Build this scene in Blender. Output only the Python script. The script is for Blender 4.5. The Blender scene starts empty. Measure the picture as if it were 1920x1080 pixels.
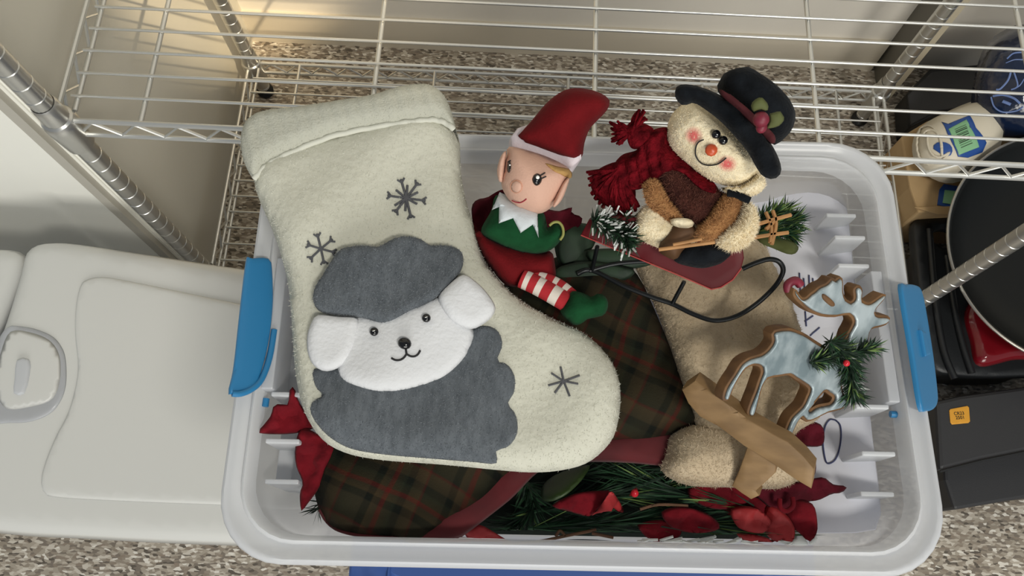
import bpy, math, random
import numpy as np
from mathutils import Vector, Matrix, geometry
random.seed(4); rng = np.random.default_rng(4)
SC = bpy.context.scene; COL = SC.collection
# ------------------------------------------------------------ camera
F_PX, PITCH, YAW, ROLL, CZ = 1497.65, .3407, -.0166, -.0326, 1.4078
def _rx(a): c, s = math.cos(a), math.sin(a); return np.array([[1,0,0],[0,c,-s],[0,s,c]])
def _rz(a): c, s = math.cos(a), math.sin(a); return np.array([[c,-s,0],[s,c,0],[0,0,1]])
RW = _rz(ROLL) @ _rx(-PITCH) @ _rz(YAW); CAMP = np.array([0., 0., CZ])
cd = bpy.data.cameras.new('camera'); cam = bpy.data.objects.new('camera', cd); COL.objects.link(cam)
M4 = Matrix(RW.T.tolist()).to_4x4(); M4.translation = Vector(CAMP); cam.matrix_world = M4
cd.sensor_width = 36; cd.lens = F_PX/1920*36; cd.clip_start = .01
SC.camera = cam
# ------------------------------------------------------------ world, lamps, exposure
w = bpy.data.worlds.new('world'); SC.world = w; w.use_nodes = True
w.node_tree.nodes['Background'].inputs[0].default_value = (.86, .93, 1, 1)
w.node_tree.nodes['Background'].inputs[1].default_value = .27
def lamp(name, kind, loc, target, energy, color, **k):
    l = bpy.data.lights.new(name, kind); l.energy = energy; l.color = color
    for a, b in k.items(): setattr(l, a, b)
    o = bpy.data.objects.new(name, l); COL.objects.link(o); o.location = loc
    o.rotation_euler = (Vector(target)-Vector(loc)).to_track_quat('-Z', 'Y').to_euler(); return o
lamp('ceiling_light', 'AREA', (1.05, -1.25, 3.15), (0, .5, .5), 45, (1, .97, .89), shape='RECTANGLE', size=.75, size_y=.35)
lamp('garage_opening_light', 'AREA', (.5, -3.0, 1.7), (0, .4, .4), 72, (1, .98, .92), shape='RECTANGLE', size=2.4, size_y=1.4)
lamp('low_sun_patch', 'SPOT', (2.9, -2.3, 5.2), (-.53, 1.02, .33), 2800, (1, .80, .52), spot_size=math.radians(4.8), spot_blend=.5, shadow_soft_size=.04)
SC.view_settings.view_transform = 'Standard'; SC.view_settings.look = 'None'
SC.view_settings.gamma = 1; SC.view_settings.use_curve_mapping = False; SC.view_settings.exposure = -0.08

# ------------------------------------------------------------ helpers
def lin(h):
    if isinstance(h, str): h = [int(h[i:i+2], 16) for i in (0, 2, 4)]
    return tuple(((c/255)/12.92 if c/255 <= .04045 else ((c/255+.055)/1.055)**2.4) for c in h)+(1,)
def mat(name, col, rough=.6, metal=0, var=.0, scale=30, bump=0, bscale=200, sheen=0, col2=None, spec=.5, trans=0, coat=0, stretch=None, dist=.002):
    m = bpy.data.materials.new(name); m.use_nodes = True; nt = m.node_tree; b = nt.nodes['Principled BSDF']
    N = nt.nodes.new; L = nt.links.new
    c = lin(col); b.inputs['Base Color'].default_value = c; b.inputs['Roughness'].default_value = rough
    b.inputs['Metallic'].default_value = metal; b.inputs['Specular IOR Level'].default_value = spec
    b.inputs['Coat Weight'].default_value = coat
    if sheen: b.inputs['Sheen Weight'].default_value = sheen*.3; b.inputs['Sheen Roughness'].default_value = .5
    tc = N('ShaderNodeTexCoord'); src = tc.outputs['Object']
    if stretch:
        mp = N('ShaderNodeMapping'); mp.inputs['Scale'].default_value = stretch[:3]
        if len(stretch) > 3: mp.inputs['Rotation'].default_value = (0, 0, stretch[3])
        L(src, mp.inputs[0]); src = mp.outputs[0]
    if var or col2:
        n = N('ShaderNodeTexNoise'); n.inputs['Scale'].default_value = scale; n.inputs['Detail'].default_value = 5; L(src, n.inputs[0])
        r = N('ShaderNodeValToRGB'); r.color_ramp.elements[0].position = .35; r.color_ramp.elements[1].position = .65
        if col2: r.color_ramp.elements[0].color = lin(col2)
        else: r.color_ramp.elements[0].color = tuple(x*(1-var) for x in c[:3])+(1,)
        r.color_ramp.elements[1].color = c; L(n.outputs[0], r.inputs[0]); L(r.outputs[0], b.inputs['Base Color'])
    if bump:
        n = N('ShaderNodeTexNoise'); n.inputs['Scale'].default_value = bscale; n.inputs['Detail'].default_value = 3; L(src, n.inputs[0])
        bp = N('ShaderNodeBump'); bp.inputs['Strength'].default_value = bump; bp.inputs['Distance'].default_value = dist
        L(n.outputs[0], bp.inputs['Height']); L(bp.outputs[0], b.inputs['Normal'])
    if trans:   # milky see-through plastic: part translucent, part clear
        o = nt.nodes['Material Output']; t = N('ShaderNodeBsdfTranslucent'); t.inputs[0].default_value = c
        mx = N('ShaderNodeMixShader'); mx.inputs[0].default_value = trans; L(b.outputs[0], mx.inputs[1]); L(t.outputs[0], mx.inputs[2])
        tr = N('ShaderNodeBsdfTransparent'); m2 = N('ShaderNodeMixShader'); m2.inputs[0].default_value = (trans*.22 if trans < .5 else trans*.22)
        L(mx.outputs[0], m2.inputs[1]); L(tr.outputs[0], m2.inputs[2]); L(m2.outputs[0], o.inputs[0])
    return m
def link(name, V, Fc, m, parent=None, smooth=True, mi=None):
    me = bpy.data.meshes.new(name); me.from_pydata([tuple(map(float, v)) for v in V], [], [tuple(map(int, f)) for f in Fc])
    for mm in (m if isinstance(m, (list, tuple)) else [m]): me.materials.append(mm)
    if mi is not None: me.polygons.foreach_set('material_index', mi)
    if smooth: me.polygons.foreach_set('use_smooth', [True]*len(me.polygons))
    me.update()
    o = bpy.data.objects.new(name, me); COL.objects.link(o)
    if parent: o.parent = parent
    return o
def sharp(o, deg=40):
    o.data.set_sharp_from_angle(angle=math.radians(deg)); return o
def tag(o, label=None, cat=None, group=None, kind=None):
    for k, v in (('label', label), ('category', cat), ('group', group), ('kind', kind)):
        if v: o[k] = v
    return o
def thing(name, label, cat, group=None):
    return tag(bpy.data.objects.new(name, None) if False else _emp(name), label, cat, group)
def _emp(name):
    o = bpy.data.objects.new(name, None); COL.objects.link(o); o.empty_display_size = .02; return o
def copy_child(o, parent, loc):
    c = o.copy(); COL.objects.link(c); c.parent = parent; c.location = loc; return c
def ray(px, py):
    return RW.T @ np.array([(px-960)/F_PX, -(py-540)/F_PX, -1.])
def W(px, py, z):
    d = ray(px, py); return CAMP + d*(z-CZ)/d[2]
class Frame:
    def __init__(s, a, b, c):                     # three (pixel x, pixel y, height) points -> a real plane in the room
        A, B, C = (W(*p) for p in (a, b, c)); n = np.cross(B-A, C-A); n /= np.linalg.norm(n)
        if n[2] < 0: n = -n
        s.o = A; s.n = n; s.u = (B-A)/np.linalg.norm(B-A); s.v = np.cross(n, s.u)
    def uv(s, px, py, h=0.):
        d = ray(px, py); t = ((s.o+s.n*h-CAMP)@s.n)/(d@s.n); p = CAMP+d*t-s.o; return (p@s.u, p@s.v)
    def P(s, u, v, h): return s.o + s.u*u + s.v*v + s.n*h
def FP(fr, px, py, h=0.): return fr.P(*fr.uv(px, py, h), h)
def ontop(fr, top, px, extra=0.):              # where the sight lines meet a bulging surface
    uv = np.array([fr.uv(*p) for p in px], float)
    for _ in range(4):
        hs = np.asarray(top(uv[:, 0], uv[:, 1]))*np.ones(len(uv))+extra; uv = np.array([fr.uv(p[0], p[1], h_) for p, h_ in zip(px, hs)])
    return uv
def flat(z): return Frame((900, 600, z), (1000, 600, z), (950, 500, z))
def crom(P, n=5, closed=True):
    P = np.array(P, float); N = len(P); out = []
    rg = range(N) if closed else range(N-1)
    for i in rg:
        if closed: p0, p1, p2, p3 = P[i-1], P[i], P[(i+1) % N], P[(i+2) % N]
        else: p0, p1, p2, p3 = P[max(i-1, 0)], P[i], P[i+1], P[min(i+2, N-1)]
        for k in range(n):
            t = k/n; out.append(.5*((2*p1)+(-p0+p2)*t+(2*p0-5*p1+4*p2-p3)*t*t+(-p0+3*p1-3*p2+p3)*t**3))
    if not closed: out.append(P[-1])
    return np.array(out)
def resample(P, h):
    Q = np.vstack([P, P[:1]]); d = np.hypot(*np.diff(Q, axis=0).T); s = np.r_[0, np.cumsum(d)]; n = max(8, int(s[-1]/h))
    t = np.linspace(0, s[-1], n, endpoint=False); return np.c_[np.interp(t, s, Q[:, 0]), np.interp(t, s, Q[:, 1])]
def pdist(X, poly):
    A = poly; B = np.roll(poly, -1, 0); D = B-A; L = (D**2).sum(1)+1e-15; out = np.full(len(X), 9.)
    for i in range(len(A)):
        t = np.clip(((X-A[i])@D[i])/L[i], 0, 1); out = np.minimum(out, np.hypot(*(X-A[i]-t[:, None]*D[i]).T))
    return out
def inside(X, poly):
    x, y = X[:, 0], X[:, 1]; r = np.zeros(len(X), bool); A = poly; B = np.roll(poly, -1, 0)
    for (x0, y0), (x1, y1) in zip(A, B):
        if y0 == y1: continue
        r ^= ((y0 > y) != (y1 > y)) & (x < (x1-x0)*(y-y0)/(y1-y0)+x0)
    return r
class Shape: pass
def grow(poly, d):
    T = np.roll(poly, -1, 0)-np.roll(poly, 1, 0); N = np.c_[T[:, 1], -T[:, 0]]/(np.hypot(*T.T)[:, None]+1e-12)
    a = .5*np.sum(poly[:, 0]*np.roll(poly[:, 1], -1)-np.roll(poly[:, 0], -1)*poly[:, 1])
    return poly + N*d*(1 if a > 0 else -1)
def puff(name, m, px, fr, t=.01, tb=None, R=None, parent=None, h=None, base=None, off=0, z=None, smooth=5, holes=(), edge=None, gr=0, uvpts=None, slab=False, shrp=None):
    """a filled, rounded solid: closed outline on a plane, top bulges t, back tb, rounded over the distance R from the rim.
       slab=True keeps an upright side wall t high with a small rounded arris."""
    S = Shape(); S.fr = fr
    at = off+(t if slab else 0); uv = ontop(fr, base or (lambda u, v: 0*u), px, at)
    if smooth: uv = crom(uv, smooth)
    ext = np.ptp(uv, axis=0).max(); h = h or max(ext/26, .0015)
    poly = resample(uv, h) if smooth else resample(uv, h*1.0) if False else uv
    if not smooth:
        o = []
        for a, b in zip(uv, np.roll(uv, -1, 0)):
            k = max(1, int(np.hypot(*(b-a))/h)); o += [a+(b-a)*i/k for i in range(k)]
        poly = np.array(o)
    if gr: poly = grow(poly, gr)
    R = R or ext*.25; tb = t*.6 if tb is None else tb
    HL = []
    for q in holes:
        c = crom(np.array([fr.uv(p[0], p[1], at) for p in q]), 4); HL.append(grow(resample(c, h*.7), gr and -gr or 0))
    zf = z or (lambda u, v: 0*u); bs = base or (lambda u, v: 0*u)
    polys = [poly]+HL
    def top(u, v):
        u = np.atleast_1d(np.asarray(u, float)); v = np.atleast_1d(np.asarray(v, float)); X = np.c_[u, v]
        d = pdist(X, poly)
        for q in HL: d = np.minimum(d, pdist(X, q))
        ins = inside(X, poly); p = np.sqrt(np.clip(1-(1-np.clip(d/R, 0, 1))**2, 0, 1))*ins
        return bs(u, v)+off+zf(u, v)*np.clip(d/(R*.6), 0, 1)+(t if slab else t*p)
    S.top = top; S.poly = poly
    lo, hi = poly.min(0), poly.max(0); X = []
    j = 0; y = lo[1]
    while y < hi[1]:
        xs = np.arange(lo[0]+(j % 2)*h/2, hi[0], h); X += [(x, y) for x in xs]; y += h*.866; j += 1
    X = np.array(X) if X else np.zeros((0, 2))
    if len(X):
        k = inside(X, poly) & (pdist(X, poly) > h*.55)
        for q in HL: k &= ~inside(X, q) & (pdist(X, q) > h*.45)
        X = X[k]
    ring = []
    if R < h*3:   # extra rings so that a small rounding is resolved
        for f_ in (.25, .7):
            rr = grow(poly, -R*f_); ring.append(rr)
        X = X[pdist(X, poly) > R*.9] if len(X) else X
        if len(X): ring = [r_[inside(r_, poly)] for r_ in ring]
    allp = np.vstack(polys+ring+[X]); allp = allp + rng.normal(0, 1e-7, allp.shape)
    edges = []; s = 0
    for q in polys: n = len(q); edges += [(s+i, s+(i+1) % n) for i in range(n)]; s += n
    vo, eo, fo, ov, oe, of = geometry.delaunay_2d_cdt([Vector(p) for p in allp], edges, [], 0, 1e-9)
    vo = np.array([tuple(v) for v in vo]); orig = [o_[0] if len(o_) else -1 for o_ in ov]
    Fc = np.array([f_ for f_ in fo if len(f_) == 3]); C = vo[Fc].mean(1)
    k = inside(C, poly)
    for q in HL: k &= ~inside(C, q)
    Fc = Fc[k]
    D = pdist(vo, poly)
    for q in HL: D = np.minimum(D, pdist(vo, q))
    isb = D < 1e-6; p = np.sqrt(np.clip(1-(1-np.clip(D/R, 0, 1))**2, 0, 1))
    zc = bs(vo[:, 0], vo[:, 1])+off; zz = zf(vo[:, 0], vo[:, 1])*np.clip(D/(R*.6), 0, 1)
    a2 = vo[Fc]; ar = (a2[:, 1, 0]-a2[:, 0, 0])*(a2[:, 2, 1]-a2[:, 0, 1])-(a2[:, 2, 0]-a2[:, 0, 0])*(a2[:, 1, 1]-a2[:, 0, 1])
    Fc[ar < 0] = Fc[ar < 0][:, ::-1]
    if slab:
        bv = min(t*.35, R); ht = zc+zz+t-bv+bv*p; hb = zc-0*zz
    else:
        ht = zc+zz+t*p; hb = zc-tb*p+zz*(.8 if base is not None or tb < t*.3 else 0)
    V = [fr.P(x, y, q) for (x, y), q in zip(vo, ht)]; n = len(V); idx = np.arange(n)+n
    if not slab:
        idx[isb] = np.arange(n)[isb]
    remap = {}; B = []
    for i in range(n):
        if idx[i] >= n: remap[i] = n+len(B); B.append(fr.P(vo[i, 0], vo[i, 1], hb[i]))
        else: remap[i] = i
    V += B; FF = [tuple(f_) for f_ in Fc]+[tuple(remap[i] for i in f_[::-1]) for f_ in Fc]
    if slab:
        cnt = {}
        for f_ in Fc:
            for a, b in ((f_[0], f_[1]), (f_[1], f_[2]), (f_[2], f_[0])): cnt[(a, b)] = 1
        for (a, b) in cnt:
            if (b, a) not in cnt: FF.append((b, a, remap[a], remap[b]))
    S.o = link(name, V, FF, m, parent); S.poly = poly
    if slab or shrp: sharp(S.o, shrp or 40)
    if edge: pass
    return S
def tube_mesh(pts, r, n=8, cap=True):
    pts = [np.array(p, float) for p in pts]; K = len(pts); r = [r]*K if np.isscalar(r) else list(r); V = []; Fc = []
    up = None
    for i, p in enumerate(pts):
        t = pts[min(i+1, K-1)]-pts[max(i-1, 0)]; t = t*1.0; t = t/(np.linalg.norm(t)+1e-12)
        if up is None:
            up = np.cross(t, [0, 0, 1.]); up = up if np.linalg.norm(up) > .1 else np.cross(t, [0, 1., 0])
        up = up-t*(up@t); up /= np.linalg.norm(up); w_ = np.cross(t, up)
        V += [p+r[i]*(math.cos(a)*up+math.sin(a)*w_) for a in np.arange(n)*2*math.pi/n]
    for i in range(K-1):
        for j in range(n): Fc.append((i*n+j, i*n+(j+1) % n, (i+1)*n+(j+1) % n, (i+1)*n+j))
    if cap: Fc += [tuple(range(n))[::-1], tuple(range((K-1)*n, K*n))]
    return V, Fc
def tube(name, m, pts, r, parent=None, n=8, sm=0, mi=None):
    if sm:
        q = crom(pts, sm, False)
        if not np.isscalar(r): r = np.interp(np.linspace(0, 1, len(q)), np.linspace(0, 1, len(r)), r)
        pts = q
    V, Fc = tube_mesh(pts, r, n); return sharp(link(name, V, Fc, m, parent, mi=mi), 60)
class Bag:                                         # several shapes joined into one part
    def __init__(s): s.V = []; s.F = []; s.mi = []
    def add(s, V, Fc, k=0):
        n = len(s.V); s.V += list(V); s.F += [tuple(i+n for i in f_) for f_ in Fc]; s.mi += [k]*len(Fc)
    def tube(s, pts, r, n=6, k=0): s.add(*tube_mesh(pts, r, n), k)
    def box(s, lo, hi, k=0):
        x0, y0, z0 = lo; x1, y1, z1 = hi
        s.add([(x0,y0,z0),(x1,y0,z0),(x1,y1,z0),(x0,y1,z0),(x0,y0,z1),(x1,y0,z1),(x1,y1,z1),(x0,y1,z1)],
              [(3,2,1,0),(4,5,6,7),(0,1,5,4),(1,2,6,5),(2,3,7,6),(3,0,4,7)], k)
    def go(s, name, m, parent=None, smooth=True, sh=40):
        o = link(name, s.V, s.F, m, parent, smooth, s.mi)
        if smooth: sharp(o, sh)
        return o
def box(name, lo, hi, m, parent=None, bev=.002):
    b = Bag(); b.box(lo, hi); o = b.go(name, m, parent, False)
    if bev:
        md = o.modifiers.new('b', 'BEVEL'); md.width = bev; md.segments = 2
    return o
def ball(name, m, c, r, parent=None, seg=14, nrm=None, k=1.0):
    c = np.array(c, float); V = []; Fc = []; rings = seg//2
    n = np.array(nrm if nrm is not None else (0, 0, 1.), float); u = np.cross(n, [.3, .9, .1]); u /= np.linalg.norm(u); v = np.cross(n, u)
    r = (r, r) if np.isscalar(r) else r
    for i in range(rings+1):
        a = math.pi*i/rings
        for j in range(seg):
            b_ = 2*math.pi*j/seg; V.append(c+n*math.cos(a)*min(r)*k+u*math.sin(a)*math.cos(b_)*r[0]+v*math.sin(a)*math.sin(b_)*r[1])
    for i in range(rings):
        for j in range(seg): Fc.append((i*seg+j, (i+1)*seg+j, (i+1)*seg+(j+1) % seg, i*seg+(j+1) % seg))
    return link(name, V, Fc, m, parent)
def stroke(name, m, S, px, wpx=3, parent=None, sm=5, off=.0003, bag=None, k=0):
    fr = S.fr; sc = .00043; uv = ontop(fr, S.top, px)
    if sm and len(uv) > 2: uv = crom(uv, sm, False)
    else:
        q = []
        for a, b in zip(uv[:-1], uv[1:]): q += [a+(b-a)*i/5 for i in range(5)]
        uv = np.array(q+[uv[-1]])
    hs = S.top(uv[:, 0], uv[:, 1])+off; pts = [fr.P(a, b, c) for (a, b), c in zip(uv, hs)]
    V, Fc = tube_mesh(pts, wpx*sc*.5, 6)
    if bag is not None: bag.add(V, Fc, k); return
    return link(name, V, Fc, m, parent)
def spot(name, m, S, px, py, rx, ry=None, ang=0, t=.001, parent=None, off=.0002, R=None):
    ry = ry or rx; ca, sa = math.cos(ang), math.sin(ang)
    pts = [(px+rx*math.cos(a)*ca-ry*math.sin(a)*sa, py+rx*math.cos(a)*sa+ry*math.sin(a)*ca) for a in np.arange(12)*math.pi/6]
    return puff(name, m, pts, S.fr, t, tb=.0005, R=R or rx*.00043, parent=parent, base=S.top, off=off, smooth=2, h=max(rx*.00043/3.5, .0008))
def fuzz(S, n, ln, m, up=.3, name='fleece_pile', wd=.00022, cond=None, lay=.6):
    me = S.o.data; P = np.array([v.co for v in me.vertices]); T = []
    for p in me.polygons: T.append(tuple(p.vertices)[:3])
    T = np.array(T); a, b, c = P[T[:, 0]], P[T[:, 1]], P[T[:, 2]]; N = np.cross(b-a, c-a); A = np.linalg.norm(N, axis=1); N /= A[:, None]+1e-15
    A = A*(N[:, 2] > -.3)
    i = rng.choice(len(T), n, p=A/A.sum()); r1 = np.sqrt(rng.random(n)); r2 = rng.random(n)
    Q = a[i]*(1-r1)[:, None]+b[i]*(r1*(1-r2))[:, None]+c[i]*(r1*r2)[:, None]
    D = N[i]+rng.normal(0, lay, (n, 3)); D -= N[i]*np.minimum((D*N[i]).sum(1)-up, 0)[:, None]; D /= np.linalg.norm(D, axis=1)[:, None]
    L = ln*rng.uniform(.5, 1.2, n)[:, None]; s = np.cross(D, rng.normal(0, 1, (n, 3))); s *= wd/np.linalg.norm(s, axis=1)[:, None]
    V = np.empty((n*3, 3)); V[0::3] = Q-s; V[1::3] = Q+s; V[2::3] = Q+D*L
    me2 = bpy.data.meshes.new(name); me2.from_pydata(V.tolist(), [], np.arange(n*3).reshape(-1, 3).tolist()); me2.materials.append(m)
    o = bpy.data.objects.new(name, me2); COL.objects.link(o); o.parent = S.o if S.o.parent is None else S.o.parent
    o['kind'] = 'stuff'; return o
def needles(name, mats, path, n, ln, parent=None, spread=1., r=.0007, back=.25, wts=None, flatk=1.0, tip=None, stem=True, zmin=None):
    """evergreen sprig: a wire stem with thin blades all round it"""
    P = crom(path, 8, False); B = Bag()
    if stem: B.tube(P, .0016, 5, 0)
    K = len(P)
    for q in range(n):
        i = rng.integers(0, K-1); f_ = rng.random(); p = P[i]*(1-f_)+P[i+1]*f_; t = P[i+1]-P[i]; t /= np.linalg.norm(t)+1e-9
        d = rng.normal(0, 1, 3); d[2] *= flatk; d -= t*(d@t); d /= np.linalg.norm(d)+1e-9; d = d*spread+t*rng.uniform(back*.4, back*2.2); d /= np.linalg.norm(d)
        s = np.cross(d, rng.normal(0, 1, 3)); s *= r/np.linalg.norm(s); L = ln*rng.uniform(.6, 1.15); e = p+d*L
        e2 = p+d*L*.55
        e[1] = max(e[1], .036+.028*(e[0]-.058)); e2[1] = max(e2[1], .036+.028*(e2[0]-.058))     # needles bend against the bin's front wall
        k = int(rng.choice(len(mats), p=wts)) if wts else 0
        if tip is not None and rng.random() < .22:
            B.add([p-s, p+s, e2+s, e2-s], [(0, 1, 2, 3)], k); B.add([e2-s*1.4, e2+s*1.4, e+s*1.2, e-s*1.2], [(0, 1, 2, 3)], tip)
        else: B.add([p-s, p+s, e2+s, e2-s, e], [(0, 1, 2, 3), (3, 2, 4)], k)
    o = B.go(name, mats, parent, False); o['kind'] = 'stuff'; return o
def rrect(w_, d_, r, n=7):
    out = []
    for cx, cy, a0 in ((1, 1, 0), (-1, 1, 90), (-1, -1, 180), (1, -1, 270)):
        for i in range(n+1):
            a = math.radians(a0+90*i/n); out.append((cx*(w_/2-r)+r*math.cos(a), cy*(d_/2-r)+r*math.sin(a)))
    return np.array(out)
def loft(rings, closed_end=True, start=False):
    V = []; Fc = []; n = len(rings[0])
    for q in rings: V += [tuple(p) for p in q]
    for i in range(len(rings)-1):
        for j in range(n): Fc.append((i*n+j, i*n+(j+1) % n, (i+1)*n+(j+1) % n, (i+1)*n+j))
    if closed_end: Fc.append(tuple(range((len(rings)-1)*n, len(rings)*n)))
    if start: Fc.append(tuple(range(n))[::-1])
    return V, Fc

# ------------------------------------------------------------ materials
def floor_mat():
    m = bpy.data.materials.new('flake_floor'); m.use_nodes = True; nt = m.node_tree; b = nt.nodes['Principled BSDF']; N = nt.nodes.new; L = nt.links.new
    tc = N('ShaderNodeTexCoord'); mp = N('ShaderNodeMapping'); mp.inputs['Rotation'].default_value = (0, 0, .5); mp.inputs['Scale'].default_value = (135, 300, 1)
    L(tc.outputs['Object'], mp.inputs[0])
    wn = N('ShaderNodeTexNoise'); wn.inputs['Scale'].default_value = .7; wn.inputs['Detail'].default_value = 3; L(mp.outputs[0], wn.inputs[0])
    ad = N('ShaderNodeMixRGB'); ad.blend_type = 'ADD'; ad.inputs[0].default_value = 1.1; L(mp.outputs[0], ad.inputs[1]); L(wn.outputs['Color'], ad.inputs[2])
    vo = N('ShaderNodeTexVoronoi'); vo.inputs['Scale'].default_value = 1; vo.voronoi_dimensions = '2D'; L(ad.outputs[0], vo.inputs[0])
    sp = N('ShaderNodeSeparateColor'); L(vo.outputs['Color'], sp.inputs[0])
    r = N('ShaderNodeValToRGB'); r.color_ramp.interpolation = 'CONSTANT'; cr = r.color_ramp
    cols = [(0, '5e564c'), (.08, '7c7266'), (.24, '938879'), (.42, 'a59b8c'), (.60, 'b8ae9f'), (.74, '8c7f70'), (.82, 'c8c0b2'), (.93, 'dfd9cd')]
    cr.elements[0].position = 0; cr.elements[0].color = lin(cols[0][1]); cr.elements[1].position = cols[1][0]; cr.elements[1].color = lin(cols[1][1])
    for p, c in cols[2:]: e = cr.elements.new(p); e.color = lin(c)
    L(sp.outputs[0], r.inputs[0]); L(r.outputs[0], b.inputs['Base Color']); b.inputs['Roughness'].default_value = .35
    bp = N('ShaderNodeBump'); bp.inputs['Strength'].default_value = .5; bp.inputs['Distance'].default_value = .001; L(sp.outputs[1], bp.inputs['Height']); L(bp.outputs[0], b.inputs['Normal'])
    return m
def plaid_mat():
    m = bpy.data.materials.new('plaid_cloth'); m.use_nodes = True; nt = m.node_tree; b = nt.nodes['Principled BSDF']; N = nt.nodes.new; L = nt.links.new
    tc = N('ShaderNodeTexCoord'); mp = N('ShaderNodeMapping'); mp.inputs['Rotation'].default_value = (0, 0, math.radians(22)); mp.inputs['Scale'].default_value = (15.5, 15.5, 15.5)
    L(tc.outputs['Object'], mp.inputs[0])
    nz = N('ShaderNodeTexNoise'); nz.inputs['Scale'].default_value = .5; nz.inputs['Detail'].default_value = 2; L(mp.outputs[0], nz.inputs[0])
    ad = N('ShaderNodeMixRGB'); ad.blend_type = 'ADD'; ad.inputs[0].default_value = .35; L(mp.outputs[0], ad.inputs[1]); L(nz.outputs['Color'], ad.inputs[2])
    sp = N('ShaderNodeSeparateXYZ'); L(ad.outputs[0], sp.inputs[0]); outs = []
    for ax in (0, 1):
        fr = N('ShaderNodeMath'); fr.operation = 'FRACT'; L(sp.outputs[ax], fr.inputs[0])
        r = N('ShaderNodeValToRGB'); cr = r.color_ramp; cr.interpolation = 'LINEAR'
        st = [(0, '252317'), (.16, '272318'), (.18, '0c0f0b'), (.26, '0e110b'), (.28, '352a1a'), (.36, '2d2519'), (.38, '471411'), (.425, '4c1611'), (.44, '2b2416'), (.55, '1e2217'), (.58, '0f120c'), (.66, '0c0f0b'), (.68, '2a2316'), (.82, '382c1c'), (.85, '3f1411'), (.875, '1e1e14')]  # stripe colours darkened to hold the shade inside the bin
        cr.elements[0].position = 0; cr.elements[0].color = lin(st[0][1]); cr.elements[1].position = 1; cr.elements[1].color = lin(st[0][1])
        for p, c in st[1:]: e = cr.elements.new(p); e.color = lin(c)
        L(fr.outputs[0], r.inputs[0]); outs.append(r)
    mx = N('ShaderNodeMixRGB'); mx.inputs[0].default_value = .5; L(outs[0].outputs[0], mx.inputs[1]); L(outs[1].outputs[0], mx.inputs[2])
    L(mx.outputs[0], b.inputs['Base Color']); b.inputs['Roughness'].default_value = .9; b.inputs['Specular IOR Level'].default_value = .15
    n = N('ShaderNodeTexNoise'); n.inputs['Scale'].default_value = 700; L(tc.outputs['Object'], n.inputs[0])
    bp = N('ShaderNodeBump'); bp.inputs['Strength'].default_value = .4; bp.inputs['Distance'].default_value = .001; L(n.outputs[0], bp.inputs['Height']); L(bp.outputs[0], b.inputs['Normal'])
    return m
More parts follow.
